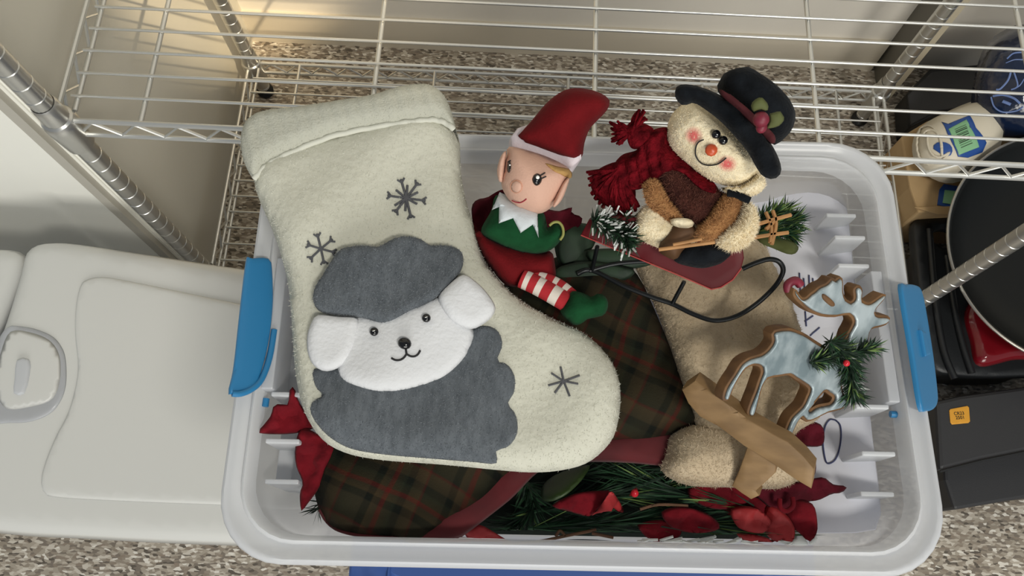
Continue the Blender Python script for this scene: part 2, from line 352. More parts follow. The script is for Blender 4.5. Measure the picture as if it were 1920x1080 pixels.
M = dict(
 floor=floor_mat(), plaid=plaid_mat(),
 wall=mat('painted_wall', 'e4ded2', .75, var=.03, scale=2, bump=.15, bscale=60), wallw=mat('white_jamb', 'f4f3ea', .55, var=.02, scale=3),
 chrome=mat('chrome_wire', 'dcdcd8', .36, .85, bump=.05, bscale=30), post=mat('chrome_post', 'cfcec9', .3, .9, var=.06, scale=12),
 bin=mat('milky_plastic', 'e9ebee', .28, bump=.03, bscale=14, trans=.38), wallp=mat('thin_milky_plastic', 'd2d2d4', .3, bump=.03, bscale=14, trans=.62), lid=mat('white_lid', 'cfcfcb', .32, bump=.03, bscale=9), clear=mat('clear_latch', 'e4e6ea', .2, trans=.45),
 blue=mat('blue_latch', '2a78aa', .38, bump=.03, bscale=60), tote=mat('blue_tote', '3b5896', .35),
 cream=mat('cream_fleece', 'cdccbd', .95, var=.05, scale=14, bump=.45, bscale=130, sheen=.1, spec=.1, dist=.003),  # fleece greyed to carry the shadow over the middle of the bin
 creamf=mat('cream_fibre', 'cfcfc3', .95, spec=.1), knit=mat('cuff_knit', 'b9b9ac', .95, var=.04, scale=200, bump=.4, bscale=600, sheen=.1, spec=.1),
 grey=mat('grey_felt', '64696e', .98, col2='565b60', scale=160, bump=.6, bscale=300, sheen=.25, spec=.05, stretch=(1, .35, 1, .6)),
 greyf=mat('grey_fibre', '7b8085', .95, spec=.05), white=mat('white_minky', 'd8d9db', .9, var=.03, scale=30, bump=.35, bscale=260, sheen=.4, spec=.1),
 thread=mat('dark_grey_thread', '55565a', .8, var=.2, scale=300), black=mat('black_bead', '0c0c0e', .12, spec=.6), blackt=mat('black_thread', '1a1a1c', .7), glint=mat('bead_highlight_dot', 'f4f4f0', .3),
 felt_red=mat('red_felt', '6a1418', .92, col2='5f1115', scale=60, bump=.3, bscale=500, sheen=.06, spec=.1),  # red felt darkened to carry the shadow lying over the elf
 felt_white=mat('white_felt_band', 'd6cbd0', .9, bump=.3, bscale=400, sheen=.2, spec=.1), collar=mat('white_collar_felt', 'c9cfd2', .9, bump=.2, bscale=400, spec=.1),
 skin=mat('peach_fabric', 'd5aa95', .75, var=.05, scale=25, bump=.2, bscale=500, sheen=.15), skinl=mat('peach_seam', 'd39a7e', .8), lip=mat('red_lip_thread', 'a02838', .7), hair=mat('golden_hair_fabric', 'b08a52', .85, bump=.4, bscale=300),
 felt_green=mat('green_felt', '174829', .92, col2='123b21', scale=60, bump=.3, bscale=450, sheen=.06, spec=.1), gold=mat('gold_edging', '8a8a48', .6),
 sock_w=mat('white_sock', 'd9cfc4', .9, bump=.2, bscale=400), sock_r=mat('red_sock', 'a81f27', .9, bump=.2, bscale=400),
 hatblk=mat('black_felt', '1b1e22', .97, col2='131518', scale=80, bump=.5, bscale=380, sheen=.15, spec=.05),
 sherpa=mat('cream_sherpa', 'f0e3c4', .95, col2='e6d6b2', scale=60, bump=.7, bscale=200, sheen=.25, spec=.1, dist=.003), sherpaf=mat('sherpa_fibre', 'f2e4c6', .95, spec=.1),
 cheek=mat('pink_blush', 'dd6f6c', .95, bump=.6, bscale=260, spec=.05), orange=mat('orange_nose', 'c4512c', .35),
 scarf=mat('crimson_yarn', '6e121b', .95, col2='43090f', scale=120, bump=1, bscale=220, spec=.04, dist=.004),
 vest=mat('brown_fur', '4f2c24', .95, col2='371c18', scale=110, bump=.9, bscale=300, sheen=.2, spec=.1), vestf=mat('brown_fibre', '63392c', .9), tan=mat('tan_fur', 'a87c50', .95, col2='8e6440', scale=90, bump=.9, bscale=260, sheen=.25, spec=.1), tanf=mat('tan_fibre', 'c08e5c', .9),
 leafy=mat('olive_leaf', '565c34', .8, col2='545a2c', scale=90), cranb=mat('cranberry_satin', '7c2034', .5, var=.3, scale=80), band=mat('dark_red_band', '4a1218', .9),
 stick=mat('twig_wood', 'b98856', .7, var=.25, scale=60), twig=mat('brown_twig', '6a4a34', .8, var=.3, scale=60), boot=mat('brown_leather', '5a3c20', .7, var=.3, scale=60),
 sled=mat('maroon_paint', '5e1017', .5, col2='520d14', scale=14, spec=.25), sledl=mat('paler_red_edge', 'a83a38', .5), wire=mat('black_wire', '15181a', .38, .3),
 needle=mat('green_needle', '23492c', .7), needle2=mat('dark_needle', '122a19', .7), needle3=mat('yellow_green_needle', '6f8a48', .7), frost=mat('frosted_tip', 'e4e8e4', .8),
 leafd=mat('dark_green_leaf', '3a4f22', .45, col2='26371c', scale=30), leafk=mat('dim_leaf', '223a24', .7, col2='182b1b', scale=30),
 petal=mat('red_velvet', '7a1520', .9, col2='5c0e18', scale=50, bump=.5, bscale=160, sheen=.08, spec=.15), petald=mat('wine_velvet', '5c1422', .9, col2='451019', scale=50, bump=.5, bscale=160, sheen=.08, spec=.15), petalr=mat('bright_red_petal', 'a01e22', .7, col2='86161b', scale=40, bump=.3, bscale=100),
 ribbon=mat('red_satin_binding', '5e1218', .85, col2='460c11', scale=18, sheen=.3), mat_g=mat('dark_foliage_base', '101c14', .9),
 fleece=mat('beige_fleece', 'bbaa90', .97, col2='aa987d', scale=20, bump=.5, bscale=170, sheen=.35, spec=.08, dist=.004), fleecef=mat('beige_fibre', 'c4b398', .95),
 zinc=mat('galvanised_metal', 'bac5c8', .42, .3, col2='7c8b90', scale=55, bump=.4, bscale=60, stretch=(1, .4, 1, .5)), wood=mat('pale_oak', '8e7049', .6, col2='755a38', scale=45, bump=.15, bscale=90, stretch=(.25, 1.6, 1, -.72)),
 woode=mat('brown_wood_edge', '75532f', .7, col2='5a3e24', scale=60, bump=.2, bscale=120), berry=mat('red_berry', 'd02030', .2),
 darktrim=mat('dark_grey_trim', '6a675f', .6), walll=mat('shaded_wall_paint', 'cbc7ba', .75, var=.03, scale=2, bump=.15, bscale=60), wallb=mat('baseboard_paint', 'cfc6b4', .5, var=.03, scale=3), paper=mat('white_paper', 'e8e9f2', .8, var=.03, scale=6, bump=.2, bscale=10, dist=.006), ink=mat('blue_black_ink', '3c4266', .6),  # alcove side: the wall's own paint, darkened to carry its shade
 card=mat('cardboard', 'b79a70', .85, col2='a8895f', scale=12), tub=mat('ivory_tub', 'd8cfbb', .45), lblue=mat('blue_label', '234c93', .4), lgreen=mat('green_label', '86b98c', .6), bark=mat('barcode_ink', '182018', .7),
 bag=mat('dark_blue_film', '152038', .12, bump=.5, bscale=25, coat=.6, dist=.01), bagl=mat('pale_blue_print', '6c82b4', .4), pan=mat('nonstick_black', '0d0f0f', .42, spec=.3), panr=mat('steel_rim', 'a9a59e', .25, .9),
 plast=mat('black_plastic', '16181a', .42, bump=.1, bscale=400), redp=mat('glossy_red', '6e0f18', .2, coat=.4), case=mat('charcoal_case', '2b2b2d', .55, bump=.1, bscale=500), orng=mat('orange_sticker', 'd99a2e', .5),
 beige=mat('beige_edge', 'b8ad95', .7), trimg=mat('grey_trim', 'b5b1a6', .5),
)

# ------------------------------------------------------------ structure
def struct(o): o['kind'] = 'structure'; return o
def slabbox(name, lo, hi, m): return struct(box(name, lo, hi, m, bev=0))
slabbox('floor', (-2.2, -1.6, -.05), (2.4, 1.2, 0), M['floor'])
slabbox('wall_back', (-.8, 1.03, 0), (2.4, 1.2, 2.3), M['wall'])
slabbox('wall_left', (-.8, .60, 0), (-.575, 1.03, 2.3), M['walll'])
slabbox('wall_front', (-2.2, .4805, 0), (-.5755, .60, 2.3), M['wallw'])
slabbox('jamb_shade_skin', (-.5755, .4805, 0), (-.575, .60, 2.3), M['walll'])  # thin skin carrying the shaded wall colour onto the jamb side
slabbox('trim_1', (-.668, .478, 0), (-.578, .505, 2.3), M['wallw'])
slabbox('trim_2', (-.598, .468, 0), (-.583, .478, 2.3), M['trimg'])
slabbox('baseboard_back', (-.575, 1.018, 0), (.716, 1.03, .085), M['wallb'])
slabbox('wall_right', (.728, .944, 0), (.742, 1.03, 2.3), M['beige'])
slabbox('trim_4', (.722, .946, 0), (.728, 1.03, 2.3), M['darktrim'])

# ------------------------------------------------------------ wire shelving unit
PX0, PX1, PY0, PY1 = -.5295, .678, .459, .897
unit = thing('wire_shelving_unit', 'chrome wire shelving unit with grooved posts standing in the alcove behind the bins', 'shelving')
def post(x, y):
    o = bpy.data.objects.new('post', postme) ; COL.objects.link(o); o.location = (x, y, 0); o.parent = unit; return o
V = []; prof = [(0, 0)]; z_ = 0.0
prof = [(.0127, .02)]
while z_ < 1.83:
    z_ += .0254; prof += [(.0127, z_-.0014), (.0119, z_-.0005), (.0119, z_+.0005), (.0127, z_+.0014)]
rings = [[(r*math.cos(a), r*math.sin(a), z) for a in np.arange(16)*math.pi/8] for r, z in prof if z < 1.75]
# posts are 1.2 m tall where they pass beside the photographer's view
rings = [q for q in rings if q[0][2] < 1.16]
Vp, Fp = loft(rings, True, True); po = link('post', Vp, Fp, M['post'], unit); sharp(po, 30); postme = po.data; po.location = (PX0, PY0, 0)
for x, y in ((PX1, PY0), (PX0, PY1), (PX1, PY1)): post(x, y)
fb = None
for x, y in ((PX0, PY0), (PX1, PY0), (PX0, PY1), (PX1, PY1)):
    if fb is None:
        Vf, Ff = loft([[(r*math.cos(a), r*math.sin(a), z) for a in np.arange(12)*math.pi/6] for r, z in ((.016, 0), (.017, .008), (.009, .012), (.008, .03))], True, True)
        fb = link('levelling_foot', Vf, Ff, M['plast'], unit); fb.location = (x, y, 0)
    else: copy_child(fb, unit, (x, y, 0))
xw = None
def hx(p0, p1, r, m=M['chrome'], name='wire', parent=None, n=8): return tube(name, m, [p0, p1], r, parent, n)
def rack(z, label, span=.0309, cross=(-.436, -.176, .08, .336, .592)):
    rk = _emp('wire_shelf'); rk.parent = unit; rk['label'] = label
    y0, y1, x0, x1 = PY0, PY1, PX0+.012, PX1-.012
    first = None; y = y0+.030
    while y < y1-.01:
        if first is None: first = hx((x0-.002, 0, 0), (x1+.002, 0, 0), .00185, name='wire', parent=rk); first.location = (0, y, z+.0045)
        else: copy_child(first, rk, (0, y, z+.0045))
        y += span
    first = None
    for x in cross:
        if first is None: first = hx((0, y0, 0), (0, y1, 0), .003, name='cross_bar', parent=rk); first.location = (x, 0, z)
        else: copy_child(first, rk, (x, 0, z))
    # end rails front/back : two rods and a zigzag of flat wire; short sides the same
    def truss(p, q, name):
        p = np.array(p); q = np.array(q); L = np.linalg.norm(q-p); d = (q-p)/L; B = Bag()
        B.tube([p, q], .0033, 8); B.tube([p-[0, 0, .030], q-[0, 0, .030]], .0031, 8)
        k = int(round(L/.05))*2; pts = [p+d*L*i/k+np.array([0, 0, -.003 if i % 2 else -.027]) for i in range(k+1)]
        B.tube(pts, .0021, 6); return B.go(name, M['chrome'], rk)
    truss((x0, y0, z), (x1, y0, z), 'front_rail'); truss((x0, y1, z), (x1, y1, z), 'back_rail')
    truss((PX0-.004, y0+.013, z), (PX0-.004, y1-.013, z), 'side_rail'); truss((PX1+.004, y0+.013, z), (PX1+.004, y1-.013, z), 'side_rail')
    hx((PX0+.016, y0+.013, z), (PX0+.016, y1-.013, z), .0028, name='side_bar', parent=rk); hx((PX1-.016, y0+.013, z), (PX1-.016, y1-.013, z), .0028, name='side_bar', parent=rk)
    first = None
    for x in (PX0, PX1):
        for y in (PY0, PY1):
            if first is None:
                prof = [(.0135, -.052), (.0170, -.050), (.0198, -.010), (.0198, .0), (.0182, .004), (.0156, .006), (.0150, .030), (.0134, .034)]
                Vc, Fc = loft([[(r*math.cos(a), r*math.sin(a), zz) for a in np.arange(18)*math.pi/9] for r, zz in prof], False)
                first = sharp(link('collar', Vc, Fc, M['post'], rk), 30); first.location = (x, y, z)
            else: copy_child(first, rk, (x, y, z))
    return rk
rack(.61, 'upper wire shelf'); rack(.10, 'lowest wire shelf just above the floor')

# ------------------------------------------------------------ bins
def place(pts, cx, cy, rot, z):
    c, s = math.cos(rot), math.sin(rot)
    return [(cx+c*x-s*y, cy+s*x+c*y, z) for x, y in pts]
CX, CY, BR, BW, BD, RZ = .058, .199, .028, .590, .392, .74
ob = thing('storage_bin', 'open milky clear plastic storage bin with blue latches, full of Christmas decorations', 'storage bin')
def R_(o_, z, e=0, r=.055): return place(rrect(BW-2*o_, BD-2*o_-e, max(r-o_*.5, .02)), CX, CY, BR, z)
rs = [R_(.001, RZ-.026), R_(0, RZ-.006), R_(.0015, RZ-.0015), R_(.004, RZ), R_(.0065, RZ-.001), R_(.008, RZ-.0035), R_(.0155, RZ-.005), R_(.0165, RZ-.002), R_(.0185, RZ-.001), R_(.0205, RZ-.003),
      R_(.023, RZ-.02), R_(.026, RZ-.07), R_(.029, RZ-.075), R_(.046, RZ-.30), R_(.054, RZ-.318), R_(.07, RZ-.322)]
Vb, Fb = loft(rs[:11], False); sharp(link('rim', Vb, Fb, M['bin'], ob), 50)
Vb, Fb = loft(rs[10:]); sharp(link('tub', Vb, Fb, M['wallp'], ob), 50)
def local(x, y, z):
    c, s = math.cos(BR), math.sin(BR); return np.array((CX+c*x-s*y, CY+s*x+c*y, z))
def lbox(name, lo, hi, m, parent, bev=.0012):
    b = Bag(); (x0, y0, z0), (x1, y1, z1) = lo, hi
    b.add([local(*p) for p in ((x0,y0,z0),(x1,y0,z0),(x1,y1,z0),(x0,y1,z0),(x0,y0,z1),(x1,y0,z1),(x1,y1,z1),(x0,y1,z1))],
          [(3,2,1,0),(4,5,6,7),(0,1,5,4),(1,2,6,5),(2,3,7,6),(3,0,4,7)])
    o = b.go(name, m, parent, False)
    if bev: md = o.modifiers.new('b', 'BEVEL'); md.width = bev; md.segments = 2
    return o
# stepped ends: inner ledge and stiffening ribs on both short sides
for s in (-1, 1):
    a, b_ = sorted((s*(BW/2-.044), s*(BW/2-.030)))
    lbox('end_step', (a, -.13, RZ-.20), (b_, .135, RZ-.052), M['bin'], ob)
    for y in (-.132, -.100, -.060, .070, .098, .126):
        a, b_ = sorted((s*(BW/2-.058), s*(BW/2-.0295)))
        lbox('rib', (a, y, RZ-.10), (b_, y+.004, RZ-.010-(.012 if abs(y) > .1 else 0)), M['bin'], ob)
    a, b_ = sorted((s*(BW/2-.032), s*(BW/2-.022)))
    lbox('latch_wall', (a, -.055, RZ-.07), (b_, .065, RZ-.004), M['clear'], ob)
pin = np.array(W(1678, 777, .725)); tube('hinge_pin', M['blue'], [pin+(-.004, 0, 0), pin+(.008, 0, 0)], .003, ob)
pin = np.array(W(498, 756, .725)); tube('hinge_pin', M['blue'], [pin+(0, -.003, 0), pin+(0, .004, 0)], .003, ob)
fl = Frame((470, 490, .748), (440, 730, .750), (510, 560, .735))
S = puff('latch', M['blue'], [(463, 490), (470, 484), (495, 482), (507, 486), (511, 500), (513, 560), (508, 620), (497, 675), (484, 715), (474, 728), (450, 733), (434, 740), (431, 730), (440, 690), (450, 600)], fl, .004, slab=True, R=.003, parent=ob, smooth=3)
tube('latch_lip', M['blue'], [S.fr.P(*S.fr.uv(*p), .003) for p in ((433, 739), (449, 739), (470, 730), (488, 712), (503, 672), (512, 620))], .0028, ob, sm=4)
fr2 = Frame((1700, 540, .738), (1730, 760, .736), (1750, 600, .690))
S = puff('latch', M['blue'], [(1692, 540), (1700, 533), (1718, 534), (1730, 545), (1741, 600), (1752, 670), (1759, 730), (1760, 752), (1754, 766), (1738, 771), (1728, 760), (1712, 660)], fr2, .004, slab=True, R=.003, parent=ob, smooth=3)
puff('latch_notch', M['blue'], [(1728, 618), (1737, 622), (1746, 664), (1737, 668)], fr2, .003, slab=True, R=.002, parent=ob, base=lambda u, v: 0*u+.004, smooth=0)
# closed bin on the floor at the left
cb = thing('storage_bin', 'closed white-lidded storage bin on the floor left of the open bin', 'storage bin')
LF = Frame((50, 480, .372), (50, 1000, .372), (455, 800, .372))
lidpx = [(42, 520), (52, 480), (75, 461), (105, 456), (150, 459), (250, 474), (380, 494), (463, 506), (560, 524), (600, 560), (620, 700), (625, 960), (600, 1022), (560, 1028), (455, 1024), (300, 1018), (150, 1010), (30, 1003), (-40, 985), (-60, 900), (-45, 800), (-10, 680), (18, 600)]
LS = puff('lid', M['lid'], lidpx, LF, .018, tb=0, R=.022, parent=cb, h=.011, smooth=4)
lp = np.array([LF.P(u, v, 0) for u, v in LS.poly]); cen = lp.mean(0)
rs = [[(cen[0]+(p[0]-cen[0])*k, cen[1]+(p[1]-cen[1])*k, z) for p in lp] for k, z in ((.97, .380), (.965, .30), (.90, .02), (.88, .004))]
Vq, Fq = loft(rs); sharp(link('tub', Vq, Fq, M['bin'], cb), 50)
puff('raised_panel', M['lid'], [(150, 540), (160, 527), (185, 520), (220, 523), (320, 543), (460, 572), (560, 590), (585, 640), (590, 900), (570, 955), (430, 948), (250, 941), (110, 933), (84, 924), (77, 905), (84, 872), (104, 822), (128, 775), (143, 720), (146, 680), (141, 630), (142, 580)], LF, .0045, tb=0, R=.006, parent=cb, base=LS.top, off=-.0002, h=.009, smooth=4)
dish = [(15, 614), (40, 612), (70, 618), (100, 632), (118, 655), (124, 680), (124, 720), (115, 750), (95, 775), (60, 790), (20, 793), (-25, 788), (-20, 720), (0, 650)]
LH = puff('latch_dish', M['clear'], dish, LF, .003, tb=0, R=.005, parent=cb, base=LS.top, smooth=4, h=.006)
puff('latch_dish_floor', M['lid'], [(20, 622), (60, 624), (95, 640), (112, 670), (112, 715), (98, 748), (60, 762), (10, 765), (-10, 720), (2, 660)], LF, .001, tb=0, R=.02, parent=cb, base=LH.top, smooth=4, h=.006)
puff('latch_tab', M['clear'], [(30, 675), (52, 674), (52, 700), (42, 736), (24, 737), (26, 710)], LF, .006, R=.003, slab=True, parent=cb, base=LH.top, smooth=2)
nb = thing('storage_bin', 'white-lidded storage bin cut off by the left frame edge', 'storage bin')
NF = flat(.352)
LS2 = puff('lid', M['lid'], [(-260, 470), (-100, 466), (0, 468), (35, 472), (52, 484), (50, 520), (22, 590), (-4, 650), (-38, 740), (-112, 930), (-150, 960), (-330, 950)], NF, .016, tb=0, R=.022, parent=nb, h=.014, smooth=4)
lp = np.array([NF.P(u, v, 0) for u, v in LS2.poly]); cen = lp.mean(0)
rs = [[(cen[0]+(p[0]-cen[0])*k, cen[1]+(p[1]-cen[1])*k, z) for p in lp] for k, z in ((.92, .36), (.91, .28), (.84, .02), (.82, .004))]
Vq, Fq = loft(rs); sharp(link('tub', Vq, Fq, M['bin'], nb), 50)
puff('latch', M['blue'], [(-30, 650), (-5, 640), (11, 640), (10, 655), (1, 690), (-18, 720), (-44, 720)], flat(.362), .008, slab=True, R=.003, parent=nb, smooth=2)
# blue tote carrying the open bin
bt = thing('storage_tote', 'blue lidded plastic tote under the open bin, showing below its front rim', 'storage bin')
x0, x1 = W(655, 1062, .405)[0], W(1529, 1066, .405)[0]; tcx, tcy, tw, td = (x0+x1)/2, .155, x1-x0, .40
def TR(k, z, e=0): return [(tcx+x, tcy+y, z) for x, y in rrect(tw-2*k, td-2*k, .035)]
Vt, Ft = loft([TR(.002, .378), TR(0, .381), TR(0, .403), TR(.003, .406), TR(.014, .406), TR(.017, .403), TR(.03, .403), TR(.033, .4065), TR(.06, .4065)], True); sharp(link('lid', Vt, Ft, M['tote'], bt), 40)
Vt, Ft = loft([TR(.008, .378), TR(.012, .34), TR(.045, .02), TR(.05, .0)], True); sharp(link('tub', Vt, Ft, M['tote'], bt), 40)
o = link('lid_ridge', *loft([[(x0+.045+a, y, z) for a, z in ((0, .406), (.0015, .4085), (.0035, .4085), (.005, .406))] for y in (-.042, .35)], False), M['tote'], bt, False)

# ------------------------------------------------------------ things in the open bin
# white paper sheet with handwriting, lying over the right-hand bottom of the bin
PF = Frame((1560, 400, .690), (1640, 980, .692), (1350, 700, .640))
ps = thing('paper_sheet', 'large white paper sheet with dark handwriting lining the right side of the bin', 'paper')
PS = puff('sheet', M['paper'], [(1300, 360), (1420, 345), (1545, 340), (1578, 360), (1592, 420), (1606, 560), (1622, 700), (1636, 820), (1652, 960), (1640, 994), (1560, 1000), (1480, 996), (1300, 975), (1280, 700)], PF, .0012, slab=True, R=.001, parent=ps, h=.016, z=lambda u, v: .004*np.sin(u*30)*np.cos(v*22))
B = Bag()
for q in ([(1567, 788), (1556, 787), (1547, 800), (1543, 825), (1546, 855), (1552, 869), (1566, 862), (1574, 840), (1577, 815), (1575, 797), (1567, 788)],
          [(1499, 512), (1501, 550)], [(1507, 522), (1509, 545)], [(1517, 516), (1518, 545)], [(1524, 522), (1526, 543)], [(1498, 552), (1511, 538)], [(1510, 584), (1512, 612)], [(1509, 603), (1525, 592)],
          [(1519, 630), (1525, 624), (1530, 620), (1537, 614)], [(1440, 505), (1444, 513)], [(1446, 508), (1452, 518)], [(1437, 512), (1441, 522)]):
    stroke('handwriting_mark', M['ink'], PS, q, 3.4, parent=ps, off=.0004)

# dark foliage base that the needles spring from
fg = thing('pine_garland', 'dark green pine garland with long needles and twigs along the front of the bin', 'garland')
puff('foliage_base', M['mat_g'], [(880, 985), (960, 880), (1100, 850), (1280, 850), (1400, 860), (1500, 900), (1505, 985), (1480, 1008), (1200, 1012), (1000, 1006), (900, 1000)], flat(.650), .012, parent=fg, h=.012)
def Wp(L, z): return [W(x, y, z if np.isscalar(z) else z[i]) for i, (x, y) in enumerate(L)]
NM = [M['needle'], M['needle2'], M['needle3'], M['frost']]
needles('needle_spray', NM, Wp([(1000, 960), (1100, 935), (1200, 925), (1300, 905)], .675), 420, .055, fg, spread=.35, r=.0008, back=1.1, wts=[.5, .42, .08, 0])
needles('needle_spray', NM, Wp([(990, 990), (1100, 985), (1200, 975), (1330, 985), (1430, 1000)], .675), 520, .05, fg, spread=.32, r=.0008, back=1.2, wts=[.55, .38, .07, 0])
needles('needle_spray', NM, Wp([(1440, 960), (1350, 940), (1270, 925), (1200, 900)], .682), 260, .05, fg, spread=.35, r=.0007, back=1.1, wts=[.5, .45, .05, 0])
needles('needle_spray', NM, Wp([(985, 900), (1000, 950), (960, 990)], .672), 220, .03, fg, spread=.7, r=.0008, back=.6, wts=[.45, .5, .05, 0])
needles('needle_spray', NM, Wp([(1060, 895), (1130, 885), (1230, 880)], .675), 160, .045, fg, spread=.35, r=.0006, back=1.2, wts=[.3, .65, .05, 0])
needles('needle_spray', NM, Wp([(612, 930), (596, 955)], .655), 46, .017, fg, spread=.8, r=.0007, back=.6, wts=[.2, .6, .0, .2])
B = Bag()
for q in ([(940, 1020), (1010, 1015), (1060, 1005), (1100, 997), (1118, 993)], [(1060, 1005), (1050, 995), (1042, 1006)], [(1200, 955), (1235, 946), (1290, 948)], [(1110, 1000), (1150, 1008)]):
    B.tube(crom(Wp(q, .692), 4, False), .0013)
B.go('twig', M['twig'], fg)
B = Bag()
for i in range(46):
    x = rng.uniform(1195, 1480); a = W(x, rng.uniform(1012, 1024), .682); B.tube([a, a+np.array([rng.uniform(.006, .018), rng.uniform(-.006, .006), rng.uniform(0, .004)])], .0011, 4)
B.go('frosted_tips', M['frost'], fg)
lf = puff('garland_leaf', M['leafd'], [(1018, 938), (1014, 922), (1022, 905), (1045, 889), (1075, 878), (1105, 872), (1098, 890), (1080, 912), (1058, 930), (1035, 940)], Frame((1020, 930, .690), (1100, 875, .684), (1060, 920, .698)), .003, tb=.001, R=.012, parent=fg, h=.003)
puff('garland_leaf', M['leafk'], [(1040, 1022), (1060, 1012), (1120, 1012), (1180, 1018), (1200, 1024), (1120, 1027)], flat(.684), .002, R=.01, parent=fg, h=.004)
ball('berry', M['berry'], W(1190, 925, .70), .0035, fg)

def flower(name, label, petals, cat='flower', mt=None):
    t = thing(name, label, cat, 'red velvet poinsettias tucked among the decorations')
    for i, (px, fz, m) in enumerate(petals):
        k = np.mean(px, 0); zf = fz if np.isscalar(fz) else fz[0]; tilt = 0 if np.isscalar(fz) else fz[1]
        a, b, c = px[0], px[len(px)//3], px[2*len(px)//3]
        puff('petal', M[m], [(x, min(y, 1016)) for x, y in px], Frame((*a, zf), (*b, zf+tilt), (*c, zf-tilt)), .0022, tb=.0008, R=.01, parent=t, h=.0042, z=lambda u, v: .0032*np.sin(u*190+v*60)+.0028*np.sin(v*230+1)+.0015*np.sin(u*410-v*330), smooth=3)
    return t
flower('poinsettia', 'red poinsettia petals sticking out left of the stocking heel', [
 ([(486, 812), (496, 795), (508, 779), (512, 763), (523, 757), (539, 759), (542, 742), (544, 728), (552, 727), (560, 752), (575, 775), (590, 800), (574, 808), (540, 814)], (.728, .003), 'petal'),
 ([(560, 810), (575, 803), (620, 830), (630, 850), (612, 878), (600, 910), (591, 926), (575, 947), (565, 958), (562, 925), (568, 905), (556, 876), (553, 845)], (.716, .004), 'petal')])
flower('poinsettia', 'dark red poinsettia behind the elf doll against the back of the bin', [
 ([(884, 392), (893, 375), (914, 370), (930, 360), (948, 355), (940, 385), (925, 430), (892, 432)], (.755, .003), 'petald'),
 ([(1015, 392), (1045, 396), (1060, 392), (1073, 388), (1072, 400), (1092, 408), (1082, 428), (1040, 436), (1012, 425)], (.748, .003), 'petald')])
flower('poinsettia', 'large dark red poinsettia in the right front corner below the deer base', [
 ([(1400, 900), (1470, 905), (1520, 898), (1545, 895), (1562, 908), (1588, 912), (1578, 924), (1560, 926), (1535, 938), (1512, 942), (1490, 960), (1440, 950)], (.700, .004), 'petald'),
 ([(1485, 935), (1515, 940), (1528, 952), (1533, 985), (1530, 1003), (1517, 1020), (1500, 1000), (1480, 985), (1470, 955)], (.694, .004), 'petal'),
 ([(1440, 945), (1470, 960), (1490, 990), (1486, 1020), (1465, 1012), (1452, 1024), (1430, 990)], (.688, .004), 'petalr'),
 ([(1330, 915), (1380, 925), (1440, 935), (1455, 965), (1430, 985), (1380, 975), (1350, 950)], (.684, .003), 'petal'),
 ([(1380, 1000), (1420, 1003), (1455, 1018), (1430, 1026), (1400, 1022)], (.684, .002), 'petalr'),
 ([(1488, 800), (1515, 790), (1542, 798), (1545, 830), (1530, 838), (1495, 832)], (.690, .004), 'petald'),
 ([(1500, 870), (1518, 858), (1530, 866), (1528, 890), (1515, 905), (1498, 890)], (.690, .003), 'petald')])
tube('x', M['petal'], Wp([(1462, 935), (1463, 952), (1475, 958), (1487, 948), (1486, 932)], .705), .0022, bpy.data.objects['poinsettia.002'], sm=4).name = 'petal_curl'
puff('frosted_leaf', M['frost'], [(1482, 988), (1495, 992), (1508, 1008), (1515, 1022), (1488, 1024), (1484, 1012), (1492, 1006)], flat(.684), .003, R=.006, parent=bpy.data.objects['poinsettia.002'], h=.0025)
puff('frosted_leaf', M['frost'], [(1520, 1008), (1530, 1004), (1532, 1012), (1522, 1022), (1516, 1018)], flat(.686), .003, R=.006, parent=bpy.data.objects['poinsettia.002'], h=.0025)
flower('poinsettia', 'bright red curled poinsettia petals in the middle of the pine garland', [
 ([(1035, 948), (1080, 925), (1130, 920), (1148, 922), (1140, 940), (1120, 955), (1105, 968), (1070, 960)], (.700, .004), 'petal'),
 ([(1120, 957), (1135, 935), (1146, 921), (1158, 935), (1170, 956), (1160, 960), (1142, 948), (1125, 958), (1106, 969)], (.704, .004), 'petalr'),
 ([(1180, 930), (1186, 918), (1196, 914), (1194, 928)], (.698, .001), 'petalr')])
flower('poinsettia', 'deep red poinsettia half buried in pine needles left of the cross-shaped deer foot', [
 ([(1290, 915), (1330, 900), (1375, 905), (1410, 925), (1390, 950), (1340, 955), (1300, 940)], (.690, .003), 'petal'),
 ([(1240, 960), (1280, 950), (1330, 965), (1350, 990), (1310, 1000), (1260, 990)], (.690, .003), 'petal'),
 ([(1370, 955), (1410, 950), (1445, 975), (1430, 1000), (1385, 990)], (.692, .003), 'petalr')])
flower('poinsettia', 'bright red poinsettia petals by the front rim under the plaid skirt binding', [
 ([(870, 990), (900, 984), (930, 1000), (960, 1018), (990, 1024), (920, 1024), (880, 1012)], (.690, .003), 'petalr'),
 ([(1195, 985), (1240, 975), (1280, 990), (1262, 1020), (1225, 1022)], (.682, .004), 'petal'),
 ([(770, 1018), (830, 1006), (880, 1008), (880, 1024), (800, 1022)], (.672, .002), 'petalr')])

